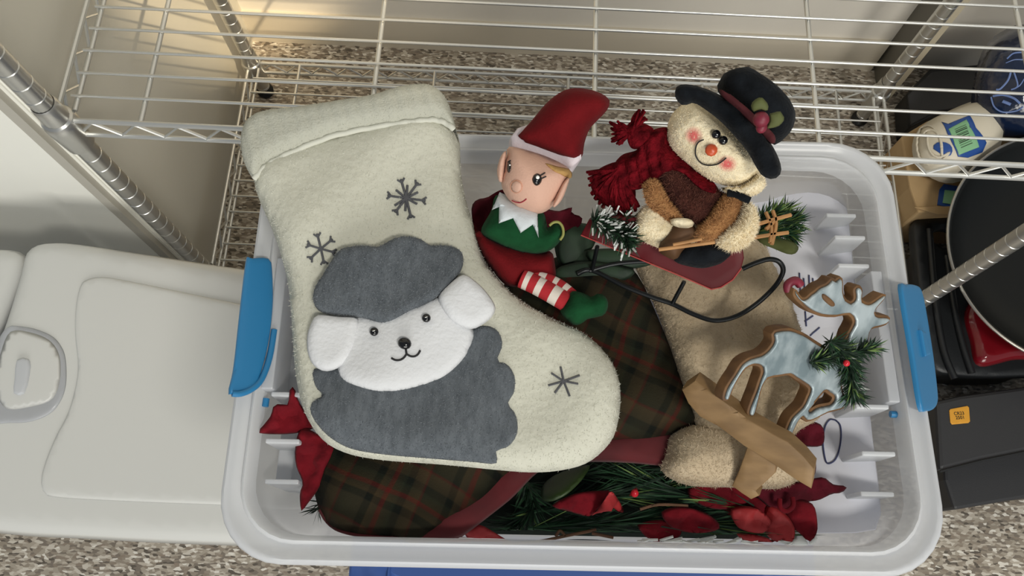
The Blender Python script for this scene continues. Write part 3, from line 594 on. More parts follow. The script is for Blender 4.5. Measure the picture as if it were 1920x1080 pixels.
# beige fleece plush stocking
bf = thing('plush_stocking', 'fuzzy beige fleece stocking lying under the sled and the deer', 'stocking')
FF = Frame((1200, 500, .715), (1500, 780, .708), (1480, 560, .700))
_u0, _v0 = FF.uv(1345, 500); _u1, _v1 = FF.uv(1430, 720)
def fold(u, v):
    d = ((u-_u0)*(_v1-_v0)-(v-_v0)*(_u1-_u0))/math.hypot(_u1-_u0, _v1-_v0); return .009*np.exp(-((np.abs(d+.030))/.016)**2)-.006*np.exp(-(d/.008)**2)+.005*np.sin(u*42+v*18)
B1 = puff('leg', M['fleece'], [(1185, 480), (1230, 450), (1330, 440), (1420, 450), (1450, 500), (1477, 548), (1495, 610), (1512, 680), (1528, 745), (1540, 780), (1492, 812), (1470, 850), (1400, 850), (1320, 820), (1285, 740), (1255, 650), (1225, 570)], FF, .022, R=.035, parent=bf, z=fold, h=.007)
B2 = puff('foot', M['fleece'], [(1238, 880), (1250, 850), (1258, 815), (1300, 795), (1400, 790), (1470, 820), (1505, 860), (1510, 890), (1470, 914), (1430, 917), (1370, 914), (1300, 912), (1262, 900)], Frame((1240, 880, .715), (1500, 880, .706), (1400, 800, .710)), .030, R=.035, parent=bf, z=lambda u, v: .004*np.sin(u*70+v*30), h=.007)
fuzz(B1, 7000, .0032, M['fleecef'], lay=1.3, up=.1); fuzz(B2, 4500, .0034, M['fleecef'], lay=1.3, up=.1)

# plaid tree skirt with a red binding
sk = thing('tree_skirt', 'red and green plaid tree skirt with red satin binding under the white stocking', 'tree skirt')
puff('binding', M['ribbon'], [(1312, 798), (1268, 815), (1266, 868), (1250, 874), (1180, 868), (1110, 866), (1050, 868), (1008, 886), (962, 932), (925, 962), (870, 1004), (850, 1012), (800, 1016), (760, 1012), (850, 940), (960, 860), (1080, 820)], Frame((800, 1000, .704), (1260, 850, .708), (1000, 850, .708)), .007, R=.012, parent=sk, h=.007, z=lambda u, v: .002*np.sin(u*80+v*20))
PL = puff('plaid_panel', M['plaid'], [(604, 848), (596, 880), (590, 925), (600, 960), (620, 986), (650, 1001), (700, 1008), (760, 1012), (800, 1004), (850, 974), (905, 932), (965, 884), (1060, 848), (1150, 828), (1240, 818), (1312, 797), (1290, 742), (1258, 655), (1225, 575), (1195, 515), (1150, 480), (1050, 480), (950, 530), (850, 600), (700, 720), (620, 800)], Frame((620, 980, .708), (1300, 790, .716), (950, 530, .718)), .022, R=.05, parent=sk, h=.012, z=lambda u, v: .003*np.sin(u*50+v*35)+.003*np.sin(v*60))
stroke('hem_stitching', M['ribbon'], PL, [(598, 955), (618, 984), (650, 999), (700, 1006), (745, 1009)], 7, parent=sk, off=-.002)

# dark green leaves under the sled
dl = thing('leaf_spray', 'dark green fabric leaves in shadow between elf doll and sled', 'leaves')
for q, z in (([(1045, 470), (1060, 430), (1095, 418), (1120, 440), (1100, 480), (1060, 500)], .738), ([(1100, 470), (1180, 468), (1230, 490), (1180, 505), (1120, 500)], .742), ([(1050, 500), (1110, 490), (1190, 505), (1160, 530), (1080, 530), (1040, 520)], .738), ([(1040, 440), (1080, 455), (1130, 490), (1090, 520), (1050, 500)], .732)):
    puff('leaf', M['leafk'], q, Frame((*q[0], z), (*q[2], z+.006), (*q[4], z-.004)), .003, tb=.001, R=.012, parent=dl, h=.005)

# white Christmas stocking
ws = thing('christmas_stocking', 'large white fleece Christmas stocking with grey lamb applique and ribbed cuff', 'stocking')
SF = Frame((560, 400, .775), (640, 850, .765), (1100, 760, .758))
so = [(478, 335), (500, 300), (600, 262), (700, 235), (800, 218), (856, 245), (864, 320), (872, 370), (885, 412), (895, 448), (906, 480), (926, 512), (950, 541), (985, 568), (1022, 590), (1060, 607), (1095, 625), (1121, 646), (1141, 670), (1156, 697), (1163, 728), (1163, 762), (1158, 795), (1149, 822), (1129, 847), (1099, 869), (1058, 881), (1000, 886), (930, 881), (860, 874), (800, 869), (740, 865), (690, 859), (650, 850), (612, 831), (586, 801), (570, 770), (560, 735), (553, 690), (549, 640), (546, 590), (541, 540), (533, 500), (521, 460), (506, 420), (492, 388), (481, 360)]
def szf(u, v): return .0025*np.sin(u*33+1)*np.cos(v*27)+.0016*np.sin(u*75+v*50)
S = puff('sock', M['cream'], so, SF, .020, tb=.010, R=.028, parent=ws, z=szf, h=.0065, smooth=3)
fuzz(S, 12000, .0022, M['creamf'], lay=1.4, up=.1)
co = [(452, 262), (460, 236), (480, 217), (515, 208), (570, 202), (640, 191), (700, 181), (745, 167), (785, 161), (812, 164), (832, 179), (845, 205), (853, 235), (860, 268), (851, 248), (834, 235), (812, 230), (780, 233), (740, 238), (680, 248), (620, 262), (560, 286), (520, 305), (498, 320), (481, 341), (466, 322), (455, 295)]
CF = Frame((480, 230, .790), (830, 200, .790), (600, 260, .788))
_a = np.array(CF.uv(480, 320)); _b = np.array(CF.uv(830, 215)); _d = (_b-_a)/np.linalg.norm(_b-_a)
def ribs(u, v):
    s = u*_d[0]+v*_d[1]; return .0022*np.abs(np.sin(s*math.pi/.0112))**.5
C = puff('ribbed_cuff', M['knit'], co, CF, .014, tb=.018, R=.014, parent=ws, z=ribs, h=.0024, smooth=3)
fuzz(C, 2500, .0016, M['knit'], lay=1.2)
hem = [(480, 341), (498, 321), (520, 306), (560, 287), (620, 263), (680, 249), (740, 239), (780, 234), (812, 231), (834, 236), (851, 248)]
tube('cuff_hem', M['creamf'], [CF.P(*CF.uv(x, y-1), .0055+.0008*math.sin(i*2)) for i, (x, y) in enumerate(crom(hem, 4, False))], .0026, ws)
AP = dict(fr=SF, parent=ws, base=S.top, smooth=4)
G = puff('lamb_wool_body', M['grey'], [(588, 712), (586, 700), (594, 690), (640, 690), (700, 690), (800, 690), (850, 650), (885, 618), (905, 611), (922, 613), (936, 624), (942, 648), (932, 676), (950, 682), (963, 700), (966, 716), (963, 738), (952, 757), (966, 775), (971, 800), (967, 820), (952, 838), (930, 846), (931, 869), (885, 866), (810, 860), (727, 853), (664, 843), (624, 824), (596, 797), (582, 772), (586, 754), (606, 741), (593, 728)], t=.003, tb=.0015, R=.004, h=.0045, **AP)
FA = puff('lamb_face', M['white'], [(632, 592), (680, 590), (760, 575), (820, 555), (860, 580), (889, 622), (885, 647), (866, 680), (833, 708), (786, 726), (743, 735), (702, 735), (668, 726), (643, 714), (633, 697), (625, 650)], t=.006, tb=.0015, R=.014, off=.002, h=.0045, **AP)
H = puff('lamb_wool_hair', M['grey'], [(587, 555), (591, 538), (604, 518), (622, 488), (636, 470), (655, 463), (685, 461), (710, 463), (735, 449), (762, 443), (790, 449), (806, 460), (835, 460), (857, 466), (868, 478), (867, 502), (852, 526), (838, 542), (827, 551), (800, 570), (775, 580), (757, 590), (735, 603), (712, 607), (690, 599), (670, 595), (631, 591), (603, 586), (590, 573)], t=.005, tb=.0015, R=.006, off=.0065, h=.0045, **AP)
fuzz(G, 5000, .0018, M['greyf'], lay=1.4); fuzz(H, 4500, .002, M['greyf'], lay=1.4)
puff('lamb_ear', M['white'], [(597, 590), (635, 593), (672, 597), (671, 625), (664, 650), (652, 673), (632, 691), (608, 696), (587, 684), (577, 660), (576, 630), (584, 604)], t=.006, tb=.0015, R=.008, off=.006, h=.004, **AP)
puff('lamb_ear', M['white'], [(868, 515), (893, 529), (914, 550), (929, 575), (924, 592), (909, 606), (886, 617), (862, 612), (842, 598), (827, 575), (822, 556), (838, 536)], t=.007, tb=.0015, R=.008, off=.007, h=.004, **AP)
def eyeball(px, py, r, par, S_, hgt=.002):
    (u, v), = ontop(S_.fr, S_.top, [(px, py)]); c = S_.fr.P(u, v, float(S_.top(u, v)[0])+hgt); b = ball('eye', M['black'], c, (r*.00042, r*.00042), par, nrm=S_.fr.n, k=.75); return b, c
for x, y in ((702, 623), (799.6, 597.5)):
    b_, c_ = eyeball(x, y, 8.5, ws, FA); tube('eye_glint_bar', M['glint'], [c_+SF.n*.0026+SF.v*.001, c_+SF.n*.0026-SF.v*.001], .0003, b_)  # pale bar painted on each lamb eye as a glint
(u, v), = ontop(SF, FA.top, [(759, 645)]); ball('nose', M['black'], SF.P(u, v, float(FA.top(u, v)[0])+.002), (.0056, .0048), ws, nrm=SF.n, k=.8)
B = Bag()
stroke('', None, FA, [(734, 671.5), (741, 675), (750, 675), (757, 671), (762.5, 664)], 4, bag=B); stroke('', None, FA, [(762.5, 664), (770, 668), (778, 668), (784, 664), (788, 657)], 4, bag=B); stroke('', None, FA, [(761, 655), (762.5, 665)], 4, bag=B)
B.go('mouth', M['blackt'], ws)
def flake(c, ends, wpx=4.5, vee=9, inner=()):
    B = Bag()
    for e in ends:
        stroke('', None, S, [c, e], wpx, bag=B, off=.0006)
        if vee:
            d = np.array(e, float)-np.array(c); L = np.hypot(*d); d /= L; n_ = np.array((-d[1], d[0])); p = np.array(c)+d*(L-vee*.7)
            for s in (-1, 1): stroke('', None, S, [tuple(p), tuple(p+d*vee*.8+n_*s*vee*.75)], wpx*.85, bag=B, off=.0006)
    for e in inner: stroke('', None, S, [c, e], wpx, bag=B, off=.0006)
    B.go('embroidered_snowflake', M['thread'], ws)
flake((762, 372), [(752, 337), (784, 343), (798, 377), (771, 409), (741, 399), (727, 367)], inner=[(764, 348), (784, 361), (782, 383), (760, 396), (740, 386), (743, 357)], wpx=5)
flake((602, 467), [(595, 439), (624, 449), (629, 474), (608, 495), (581, 487), (576, 459)])
flake((1057, 715), [(1051, 688), (1087, 704), (1084, 720), (1068, 743), (1040, 737), (1028, 723), (1034, 700)], vee=0, wpx=4)

# ------------------------------------------------------------ elf doll
el = thing('elf_doll', 'plush elf doll with tall red pointed hat, green tunic and striped leg', 'doll')
EF = Frame((950, 380, .785), (1085, 300, .800), (1010, 520, .760))
puff('skirt', M['felt_red'], [(888, 420), (905, 438), (947, 458), (1010, 472), (1034, 472), (1041, 500), (1041, 524), (1022, 520), (998, 530), (967, 538), (945, 532), (915, 497), (897, 460)], EF, .020, R=.022, parent=el, h=.004, z=lambda u, v: .002*np.sin(u*150))
legp = Wp([(978, 522), (1000, 532), (1030, 548), (1064, 568)], .772); q = np.array(crom(legp, 8, False)); q = q[np.linspace(0, len(q)-1, 22).astype(int)]
Vl, Fl = tube_mesh(q, [.0085]*22, 12); mi = [(i//12//3) % 2 if i < 21*12 else 0 for i in range(len(Fl))]
o = link('striped_leg', Vl, Fl, [M['sock_r'], M['sock_w']], el, mi=mi)
l2 = Wp([(1000, 516), (1030, 528), (1052, 540), (1072, 556)], .768); q = np.array(crom(l2, 8, False)); q = q[np.linspace(0, len(q)-1, 22).astype(int)]
Vl, Fl = tube_mesh(q, [.0065]*22, 12); link('striped_leg', Vl, Fl, [M['sock_r'], M['sock_w']], el, mi=mi)
puff('boot', M['felt_green'], [(1073, 546), (1095, 550), (1109, 557), (1118, 551), (1130, 552), (1139, 562), (1140, 576), (1133, 590), (1118, 595), (1100, 599), (1092, 606), (1078, 610), (1063, 600), (1050, 582), (1062, 562)], Frame((1050, 580, .772), (1140, 570, .774), (1080, 610, .768)), .016, R=.013, parent=el, h=.0032)
T = puff('tunic', M['felt_green'], [(930, 366), (921, 395), (902, 430), (911, 445), (945, 462), (972, 472), (1008, 476), (1034, 468), (1052, 450), (1057, 434), (1052, 419), (1042, 416), (1034, 421), (1027, 428), (1020, 400), (1000, 385), (960, 375)], EF, .022, R=.018, parent=el, off=.006, h=.0038)
tube('cuff_edging', M['gold'], [FP(EF, *p, h=.020) for p in ((1030, 423), (1038, 417), (1048, 417), (1055, 426), (1056, 440), (1050, 450))], .0012, el, sm=4)
puff('zigzag_collar', M['collar'], [(937, 360), (922, 394), (936, 388), (935, 419), (962, 409), (976, 437), (999, 421), (1010, 446), (1008, 400), (985, 380)], EF, .003, R=.003, parent=el, base=T.top, off=.0015, smooth=0, h=.003, shrp=50)
HE = puff('head', M['skin'], [(955, 275), (1000, 285), (1040, 300), (1069, 318), (1067, 336), (1058, 357), (1042, 380), (1026, 395), (1008, 401), (988, 397), (965, 386), (948, 366), (940, 344), (944, 310), (950, 290)], EF, .030, R=.030, parent=el, off=.022, h=.0035)
puff('ear', M['skin'], [(949, 283), (939, 293), (933, 312), (932, 326), (936, 341), (942, 340), (946, 318)], EF, .008, R=.004, parent=el, off=.028, h=.0025)
puff('ear', M['skin'], [(1068, 333), (1056, 341), (1047, 358), (1038, 380), (1037, 390), (1048, 382), (1056, 370), (1063, 352)], EF, .008, R=.004, parent=el, off=.036, h=.0025)
puff('hair', M['hair'], [(1022, 306), (1045, 312), (1070, 320), (1071, 334), (1060, 332), (1050, 326), (1040, 322)], EF, .003, R=.004, parent=el, base=HE.top, off=0, h=.0022)
puff('hat', M['felt_red'], [(966, 262), (972, 252), (990, 234), (1006, 215), (1022, 196), (1040, 180), (1059, 169), (1078, 165), (1100, 167), (1120, 172), (1137, 181), (1144, 190), (1141, 202), (1132, 214), (1118, 228), (1105, 243), (1096, 268), (1089, 298), (1060, 296), (1010, 280)], Frame((966, 262, .815), (1089, 298, .818), (1110, 180, .845)), .028, R=.028, parent=el, h=.0045)
puff('hat_band', M['felt_white'], [(957, 258), (970, 260), (1008, 270), (1050, 284), (1088, 294), (1086, 304), (1078, 316), (1072, 322), (1050, 318), (1022, 310), (990, 297), (965, 287), (954, 281)], Frame((955, 270, .816), (1086, 305, .820), (1030, 280, .832)), .020, R=.022, parent=el, off=.004, h=.004)
spot('eye', M['black'], HE, 1007, 336.5, 9.5, 12, .1, t=.002, parent=el, off=-.0003); spot('eye', M['black'], HE, 954, 313, 4, 11, .05, t=.0018, parent=el)
B = Bag(); stroke('', None, HE, [(1012, 330), (1022, 324)], 2.6, bag=B, sm=0, off=.001); stroke('', None, HE, [(1013, 336), (1024, 331)], 2.6, bag=B, sm=0, off=.001); stroke('', None, HE, [(952, 304), (957, 301)], 2.4, bag=B, sm=0, off=.001)
B.go('eyelashes', M['blackt'], el)
def dot(name, m, S_, x, y, r, off, par): (u, v), = ontop(S_.fr, S_.top, [(x, y)]); ball(name, m, S_.fr.P(u, v, float(S_.top(u, v)[0])+off), r, par, 10, nrm=S_.fr.n, k=.5)
dot('eye_glint', M['glint'], HE, 1008, 333, .0016, .0020, el); dot('eye_glint', M['glint'], HE, 956, 310, .0007, .0020, el)
spot('nose', M['skin'], HE, 968, 350, 11, 12, 0, t=.0028, parent=el, R=.005); B = Bag(); stroke('', None, HE, [(968+11*math.cos(a), 350+12*math.sin(a)) for a in np.arange(17)*math.pi/8], 1.6, bag=B, sm=0); B.go('nose_seam', M['skinl'], el)
stroke('mouth', M['lip'], HE, [(960, 376), (967, 379), (975, 380), (982, 377), (987, 373)], 2.4, parent=el)

# ------------------------------------------------------------ sled and snowman
sl = thing('sled', 'miniature maroon wooden sled with curled black wire runners', 'sled')
LFm = Frame((1100, 425, .775), (1345, 540, .770), (1395, 475, .792))
SB = puff('seat_board', M['sled'], [(1104, 412), (1089, 440), (1180, 477), (1270, 514), (1334, 542), (1352, 538), (1374, 524), (1390, 503), (1395, 484), (1393, 470), (1330, 440), (1240, 415), (1160, 405)], LFm, .010, slab=True, R=.0012, parent=sl, smooth=0, h=.009)
tube('board_edge', M['sledl'], [FP(LFm, *p, h=.0095) for p in ((1089.5, 441), (1180, 478), (1270, 515), (1334, 542.6), (1352, 538.6), (1374, 524.4), (1390, 503))], .0006, sl)  # paler red line along the rim of the board
r_ = [(1082, 514), (1110, 507), (1171, 537), (1225, 558), (1261, 570), (1300, 589), (1339, 601), (1378, 594), (1417, 571), (1452, 538), (1468, 510), (1462, 492), (1443, 486), (1417, 493), (1392, 504)]
zz = [.742, .742, .743, .744, .745, .747, .750, .755, .762, .772, .782, .788, .788, .784, .779]
tube('runner', M['wire'], [W(*p, z) for p, z in zip(r_, zz)], .0022, sl, sm=6)
tube('strut', M['wire'], [W(1283, 528, .768), W(1261, 569, .746)], .0019, sl); tube('strut', M['wire'], [W(1120, 462, .770), W(1110, 507, .743)], .0019, sl)
tube('runner', M['wire'], Wp([(1105, 508), (1160, 494), (1240, 490), (1300, 500)], [.743, .745, .75, .755]), .0019, sl, sm=4)

sn = thing('snowman_doll', 'fuzzy snowman doll in black top hat and crimson scarf sitting on the sled', 'doll')
BF = Frame((1210, 430, .790), (1400, 440, .794), (1320, 360, .799))
def part(name, m, px, t, off=0, R=.012, fr=BF, h=.0035, par=sn, fz=None, n=0, ln=.003, z=None, tb=None):
    s = puff(name, M[m], px, fr, t, tb=tb, R=R, parent=par, off=off, h=h, z=z)
    if fz: fuzz(s, n, ln, M[fz])
    return s
part('lower_body', 'sherpa', [(1188, 436), (1196, 400), (1215, 385), (1250, 380), (1300, 390), (1330, 420), (1320, 450), (1290, 465), (1246, 468), (1205, 452)], .020, fz='sherpaf', n=2500)
part('boot', 'boot', [(1256, 420), (1280, 414), (1305, 424), (1309, 445), (1290, 460), (1268, 486), (1250, 482), (1234, 468), (1246, 440)], .014, .012)
part('black_boot', 'hatblk', [(1262, 482), (1275, 465), (1300, 456), (1340, 456), (1368, 468), (1370, 482), (1352, 494), (1318, 503), (1285, 498), (1268, 492)], .014, .004)
part('vest', 'vest', [(1225, 322), (1280, 312), (1312, 340), (1345, 362), (1362, 375), (1340, 402), (1322, 430), (1292, 430), (1268, 414), (1248, 392), (1232, 355)], .024, .008, fz='vestf', n=4500, ln=.004)
part('arm', 'tan', [(1206, 345), (1222, 338), (1236, 345), (1248, 368), (1264, 392), (1280, 416), (1260, 421), (1235, 404), (1212, 380)], .016, .018, fz='tanf', n=2600)
part('arm', 'tan', [(1352, 368), (1372, 362), (1392, 374), (1388, 405), (1365, 446), (1330, 456), (1306, 450), (1303, 432), (1322, 410), (1336, 388)], .020, .020, fz='tanf', n=3200)
part('mitten', 'sherpa', [(1388, 381), (1402, 383), (1413, 398), (1418, 420), (1411, 446), (1396, 462), (1375, 471), (1355, 466), (1343, 456), (1352, 436), (1374, 420), (1384, 402)], .020, .026, fz='sherpaf', n=3500, ln=.004)
part('mitten', 'sherpa', [(1256, 412), (1275, 408), (1296, 412), (1302, 422), (1288, 428), (1264, 424)], .008, .026, R=.006)
tube('ski_pole', M['stick'], [FP(BF, 1235, 468, h=.032), FP(BF, 1340, 454, h=.038)], .0016, sn); tube('ski_pole', M['stick'], [FP(BF, 1262, 459, h=.034), FP(BF, 1316, 448, h=.038)], .0014, sn)
tube('strap', M['hatblk'], [FP(BF, *p, h=.042) for p in ((1364, 362), (1380, 364), (1392, 370), (1406, 376))], .0030, sn, sm=3)
HF = Frame((1270, 230, .840), (1410, 330, .836), (1280, 310, .830))
part('ear_muff', 'sherpa', [(1352, 352), (1386, 350), (1408, 336), (1420, 326), (1434, 336), (1434, 350), (1424, 362), (1400, 370), (1368, 365)], .016, .004, fr=HF, fz='sherpaf', n=900, ln=.0025)
SCF = Frame((1200, 280, .818), (1330, 350, .824), (1250, 330, .814))
knit = lambda u, v: .0028*np.abs(np.sin((u*.8+v*.6)*330))*(.5+.5*np.abs(np.sin((v*.8-u*.6)*230)))
part('scarf_wrap', 'scarf', [(1225, 243), (1252, 240), (1256, 270), (1287, 301), (1315, 325), (1341, 345), (1345, 362), (1315, 352), (1280, 322), (1250, 330), (1225, 345), (1195, 356), (1168, 355), (1152, 340), (1152, 310), (1167, 290), (1195, 280), (1204, 255)], .016, .0, fr=SCF, z=knit, h=.0016, R=.010)
part('scarf_end', 'scarf', [(1178, 232), (1198, 229), (1224, 240), (1226, 262), (1210, 276), (1190, 279), (1180, 262)], .012, .006, fr=SCF, z=knit, h=.0016, R=.007)
part('scarf_end', 'scarf', [(1160, 304), (1140, 308), (1122, 318), (1112, 335), (1112, 352), (1128, 378), (1155, 390), (1185, 388), (1192, 360), (1180, 320)], .012, .004, fr=SCF, h=.003, R=.008)
def tass(o_, ends, rad, h0, h1):
    B = Bag()
    for e in ends:
        for k in range(3):
            a = np.array(FP(SCF, o_[0]+rng.uniform(-4, 4), o_[1]+rng.uniform(-4, 4), h=h0)); b = np.array(FP(SCF, e[0]+rng.uniform(-3, 3), e[1]+rng.uniform(-3, 3), h=h1+rng.uniform(-.002, .002))); m_ = (a+b)/2+rng.normal(0, .0015, 3)+SCF.n*.003
            B.tube(crom([a, m_, b], 4, False), rad, 5)
    return B.go('tassel', M['scarf'], sn)
tass((1186, 246), [(1146, 230), (1148, 240), (1150, 252), (1149, 263), (1158, 270), (1164, 268), (1201, 206), (1207, 208), (1212, 222), (1160, 228)], .0012, .014, .012)
tass((1160, 318), [(1102, 325), (1105, 338), (1107, 350), (1110, 362), (1116, 372), (1124, 382), (1132, 390), (1142, 396), (1152, 400), (1162, 401), (1172, 402), (1182, 400), (1190, 394), (1196, 386), (1160, 385), (1140, 378), (1125, 360)], .0014, .016, .010)
HD = part('head', 'sherpa', [(1298, 188), (1278, 198), (1262, 212), (1253, 230), (1250, 254), (1257, 274), (1270, 290), (1295, 312), (1326, 335), (1358, 348), (1386, 349), (1408, 339), (1424, 322), (1420, 300), (1390, 262), (1350, 222), (1320, 198)], .036, 0, R=.032, fr=HF)
fuzz(HD, 5000, .0014, M['sherpaf'], lay=1.4)
hm = M['sherpa'].copy(); HD.o.data.materials[0] = hm; nt = hm.node_tree; bs_ = nt.nodes['Principled BSDF']; prev = bs_.inputs['Base Color'].links[0].from_socket
tc_ = nt.nodes.new('ShaderNodeTexCoord')
for x, y in ((1300, 255), (1363, 308)):      # pink blush rubbed into the plush on both cheeks
    (u, v), = ontop(HF, HD.top, [(x, y)]); c = HF.P(u, v, float(HD.top(u, v)[0])); ds = nt.nodes.new('ShaderNodeVectorMath'); ds.operation = 'DISTANCE'; ds.inputs[1].default_value = c
    nt.links.new(tc_.outputs['Object'], ds.inputs[0]); rp = nt.nodes.new('ShaderNodeMapRange'); rp.inputs[1].default_value = .0026; rp.inputs[2].default_value = .0082; rp.inputs[3].default_value = .9; rp.inputs[4].default_value = 0
    nt.links.new(ds.outputs['Value'], rp.inputs[0]); mx = nt.nodes.new('ShaderNodeMixRGB'); mx.inputs[2].default_value = lin('d04f54'); nt.links.new(rp.outputs[0], mx.inputs[0]); nt.links.new(prev, mx.inputs[1]); prev = mx.outputs[0]
nt.links.new(prev, bs_.inputs['Base Color'])
eyeball(1342, 253, 8.5, sn, HD, .0025); eyeball(1355.5, 264.5, 8.5, sn, HD, .0025)
dot('nose', M['orange'], HD, 1333, 283, .0050, .003, sn)
stroke('smile', M['blackt'], HD, [(1319, 263), (1309, 268), (1304, 279), (1304, 292), (1309, 302), (1318, 309), (1330, 311), (1344, 309), (1354, 303), (1361, 297)], 2.6, parent=sn, off=.0022)
TF = Frame((1270, 170, .858), (1455, 325, .852), (1400, 200, .864))
part('hat_crown', 'hatblk', [(1346, 172), (1350, 150), (1359, 137), (1382, 128), (1411, 131), (1443, 149), (1470, 173), (1487, 198), (1492, 219), (1485, 243), (1470, 260), (1450, 272), (1420, 250), (1385, 215)], .030, .010, fr=TF, R=.022, h=.005, tb=.02)
part('hat_band', 'band', [(1348, 168), (1368, 177), (1404, 205), (1436, 236), (1454, 256), (1449, 271), (1427, 250), (1391, 215), (1358, 186)], .010, .034, fr=TF, R=.007, h=.003, tb=.012)
part('hat_brim', 'hatblk', [(1266, 182), (1269, 162), (1287, 158), (1313, 163), (1346, 176), (1380, 198), (1408, 225), (1431, 250), (1450, 276), (1463, 305), (1464, 325), (1450, 336), (1430, 330), (1417, 312), (1401, 284), (1378, 256), (1348, 225), (1313, 199), (1298, 193), (1280, 198)], .012, .028, fr=TF, R=.012, h=.004, tb=.006)
LFF = Frame((1410, 200, .925), (1465, 225, .922), (1430, 240, .915))
for q in ([(1408, 198), (1414, 188), (1427, 182), (1436, 190), (1441, 198), (1438, 209), (1425, 206), (1413, 210)], [(1443, 213), (1452, 211), (1462, 208), (1468, 216), (1471, 224), (1461, 236), (1448, 240), (1436, 241), (1442, 228)]):
    puff('holly_leaf', M['leafy'], q, LFF, .003, tb=.001, R=.006, parent=sn, h=.0025)
ball('holly_berry', M['cranb'], W(1427, 224, .922), (.0058, .0056), sn); ball('holly_berry', M['cranb'], W(1428, 238, .916), (.004, .005), sn)

mt = thing('miniature_tree', 'small frosted evergreen sprig on the sled left of the snowman', 'artificial tree')
for q, n in ((((1110, 395), (1140, 415), (1185, 430)), 330), (((1180, 395), (1165, 420), (1180, 445)), 200), (((1112, 405), (1130, 400), (1200, 400)), 200)):
    needles('sprig', [M['needle2'], M['needle'], M['needle3'], M['frost']], Wp([(x, y+14) for x, y in q], .792), n, .016, mt, spread=.9, r=.0006, back=.5, wts=[.7, .3, 0, 0], tip=3)
rt = thing('miniature_tree', 'green evergreen sprig with twig snowshoes behind the snowman', 'artificial tree')
for q in (((1412, 425), (1440, 405), (1475, 395)), ((1415, 430), (1450, 420), (1490, 415)), ((1415, 435), (1450, 435), (1485, 440))):
    needles('sprig', [M['needle'], M['needle2'], M['needle3']], Wp(q, .790), 330, .017, rt, spread=.8, r=.0007, back=.7, wts=[.5, .25, .25])
puff('leaf', M['leafy'], [(1417, 440), (1440, 440), (1470, 448), (1496, 460), (1493, 474), (1478, 477), (1450, 466), (1425, 455)], Frame((1417, 440, .785), (1496, 460, .790), (1450, 466, .795)), .004, tb=.001, R=.012, parent=rt, h=.004)
B = Bag()
for q in (((1410, 424), (1445, 413), (1483, 403)), ((1410, 446), (1440, 441), (1478, 436)), ((1449, 395), (1455, 420), (1447, 458)), ((1436, 398), (1446, 425), (1444, 455)), ((1436, 430), (1455, 412))): B.tube(crom(Wp(q, .808), 4, False), .0017)
B.go('twig_snowshoe', M['stick'], rt)

# ------------------------------------------------------------ galvanised deer
de = thing('deer_figurine', 'galvanised metal deer cut-out with wooden edge on a crossed pale wood base', 'ornament')
n_ = np.array((.38, -.51, .77)); n_ /= np.linalg.norm(n_)
DF = Frame((1520, 650, .792), (1620, 640, .792), (1480, 740, .782)); DF.o = W(1520, 650, .792); DF.n = n_; DF.u = np.cross((0, 1., 0), n_); DF.u /= np.linalg.norm(DF.u); DF.v = np.cross(n_, DF.u)
dpx = [(1490, 544), (1497, 555), (1504, 562), (1513, 560), (1520, 553), (1528, 548), (1534, 542), (1541, 538), (1549, 535), (1555, 530), (1560, 524), (1566, 528), (1572, 523), (1577, 523), (1578, 535), (1578, 548), (1583, 562), (1595, 569), (1604, 561), (1604, 550), (1603, 543), (1610, 538), (1615, 546), (1613, 562), (1622, 570), (1633, 570), (1646, 561), (1659, 553), (1656, 560), (1646, 571), (1637, 584), (1643, 594), (1656, 595), (1667, 597), (1661, 606), (1646, 611), (1632, 615), (1626, 632), (1622, 656), (1606, 672), (1592, 684), (1579, 699), (1575, 718), (1579, 740), (1588, 753), (1579, 764), (1552, 771), (1530, 782), (1513, 788), (1504, 779), (1494, 790), (1486, 807), (1478, 823), (1471, 820), (1477, 800), (1486, 782), (1505, 764), (1514, 746), (1520, 728), (1508, 717), (1492, 707), (1481, 700), (1460, 703), (1439, 707), (1428, 722), (1423, 738), (1419, 755), (1412, 778), (1404, 777), (1408, 760), (1418, 735), (1426, 711), (1431, 697), (1427, 685), (1412, 682), (1397, 689), (1383, 708), (1372, 729), (1364, 749), (1358, 746), (1364, 726), (1380, 702), (1391, 684), (1407, 673), (1428, 667), (1442, 656), (1452, 640), (1450, 628), (1455, 622), (1479, 619), (1498, 625), (1512, 632), (1541, 651), (1566, 662), (1582, 652), (1592, 625), (1603, 603), (1592, 587), (1566, 591), (1539, 589), (1517, 579), (1501, 565), (1492, 555)]
tri = [(1548, 731), (1556, 736), (1565, 744), (1559, 757), (1545, 761), (1532, 764), (1519, 772), (1518, 766), (1530, 750), (1540, 738)]
puff('wooden_back', M['woode'], dpx, DF, .0105, slab=True, R=.0008, parent=de, smooth=2, h=.0024, holes=[tri], gr=.0019, off=-.011)
MZ = puff('metal_face', M['zinc'], dpx, DF, .0022, tb=0, R=.0014, parent=de, smooth=2, h=.0024, holes=[tri], off=-.0003, gr=-.0004)
puff('eye', M['woode'], [(1540, 551), (1547, 552), (1560, 563), (1564, 571), (1559, 575), (1551, 570), (1541, 560)], DF, .0022, R=.0015, parent=de, off=.0014, h=.0018)
WF = Frame((1285, 740, .765), (1510, 900, .765), (1400, 780, .778))
puff('base_bar', M['wood'], [(1278, 731), (1303, 714), (1325, 730), (1354, 751), (1399, 785), (1450, 815), (1477, 829), (1506, 856), (1526, 880), (1521, 917), (1492, 900), (1443, 866), (1394, 836), (1348, 801), (1312, 782), (1290, 757)], WF, .016, slab=True, R=.0012, parent=de, smooth=0, h=.006, off=-.010)
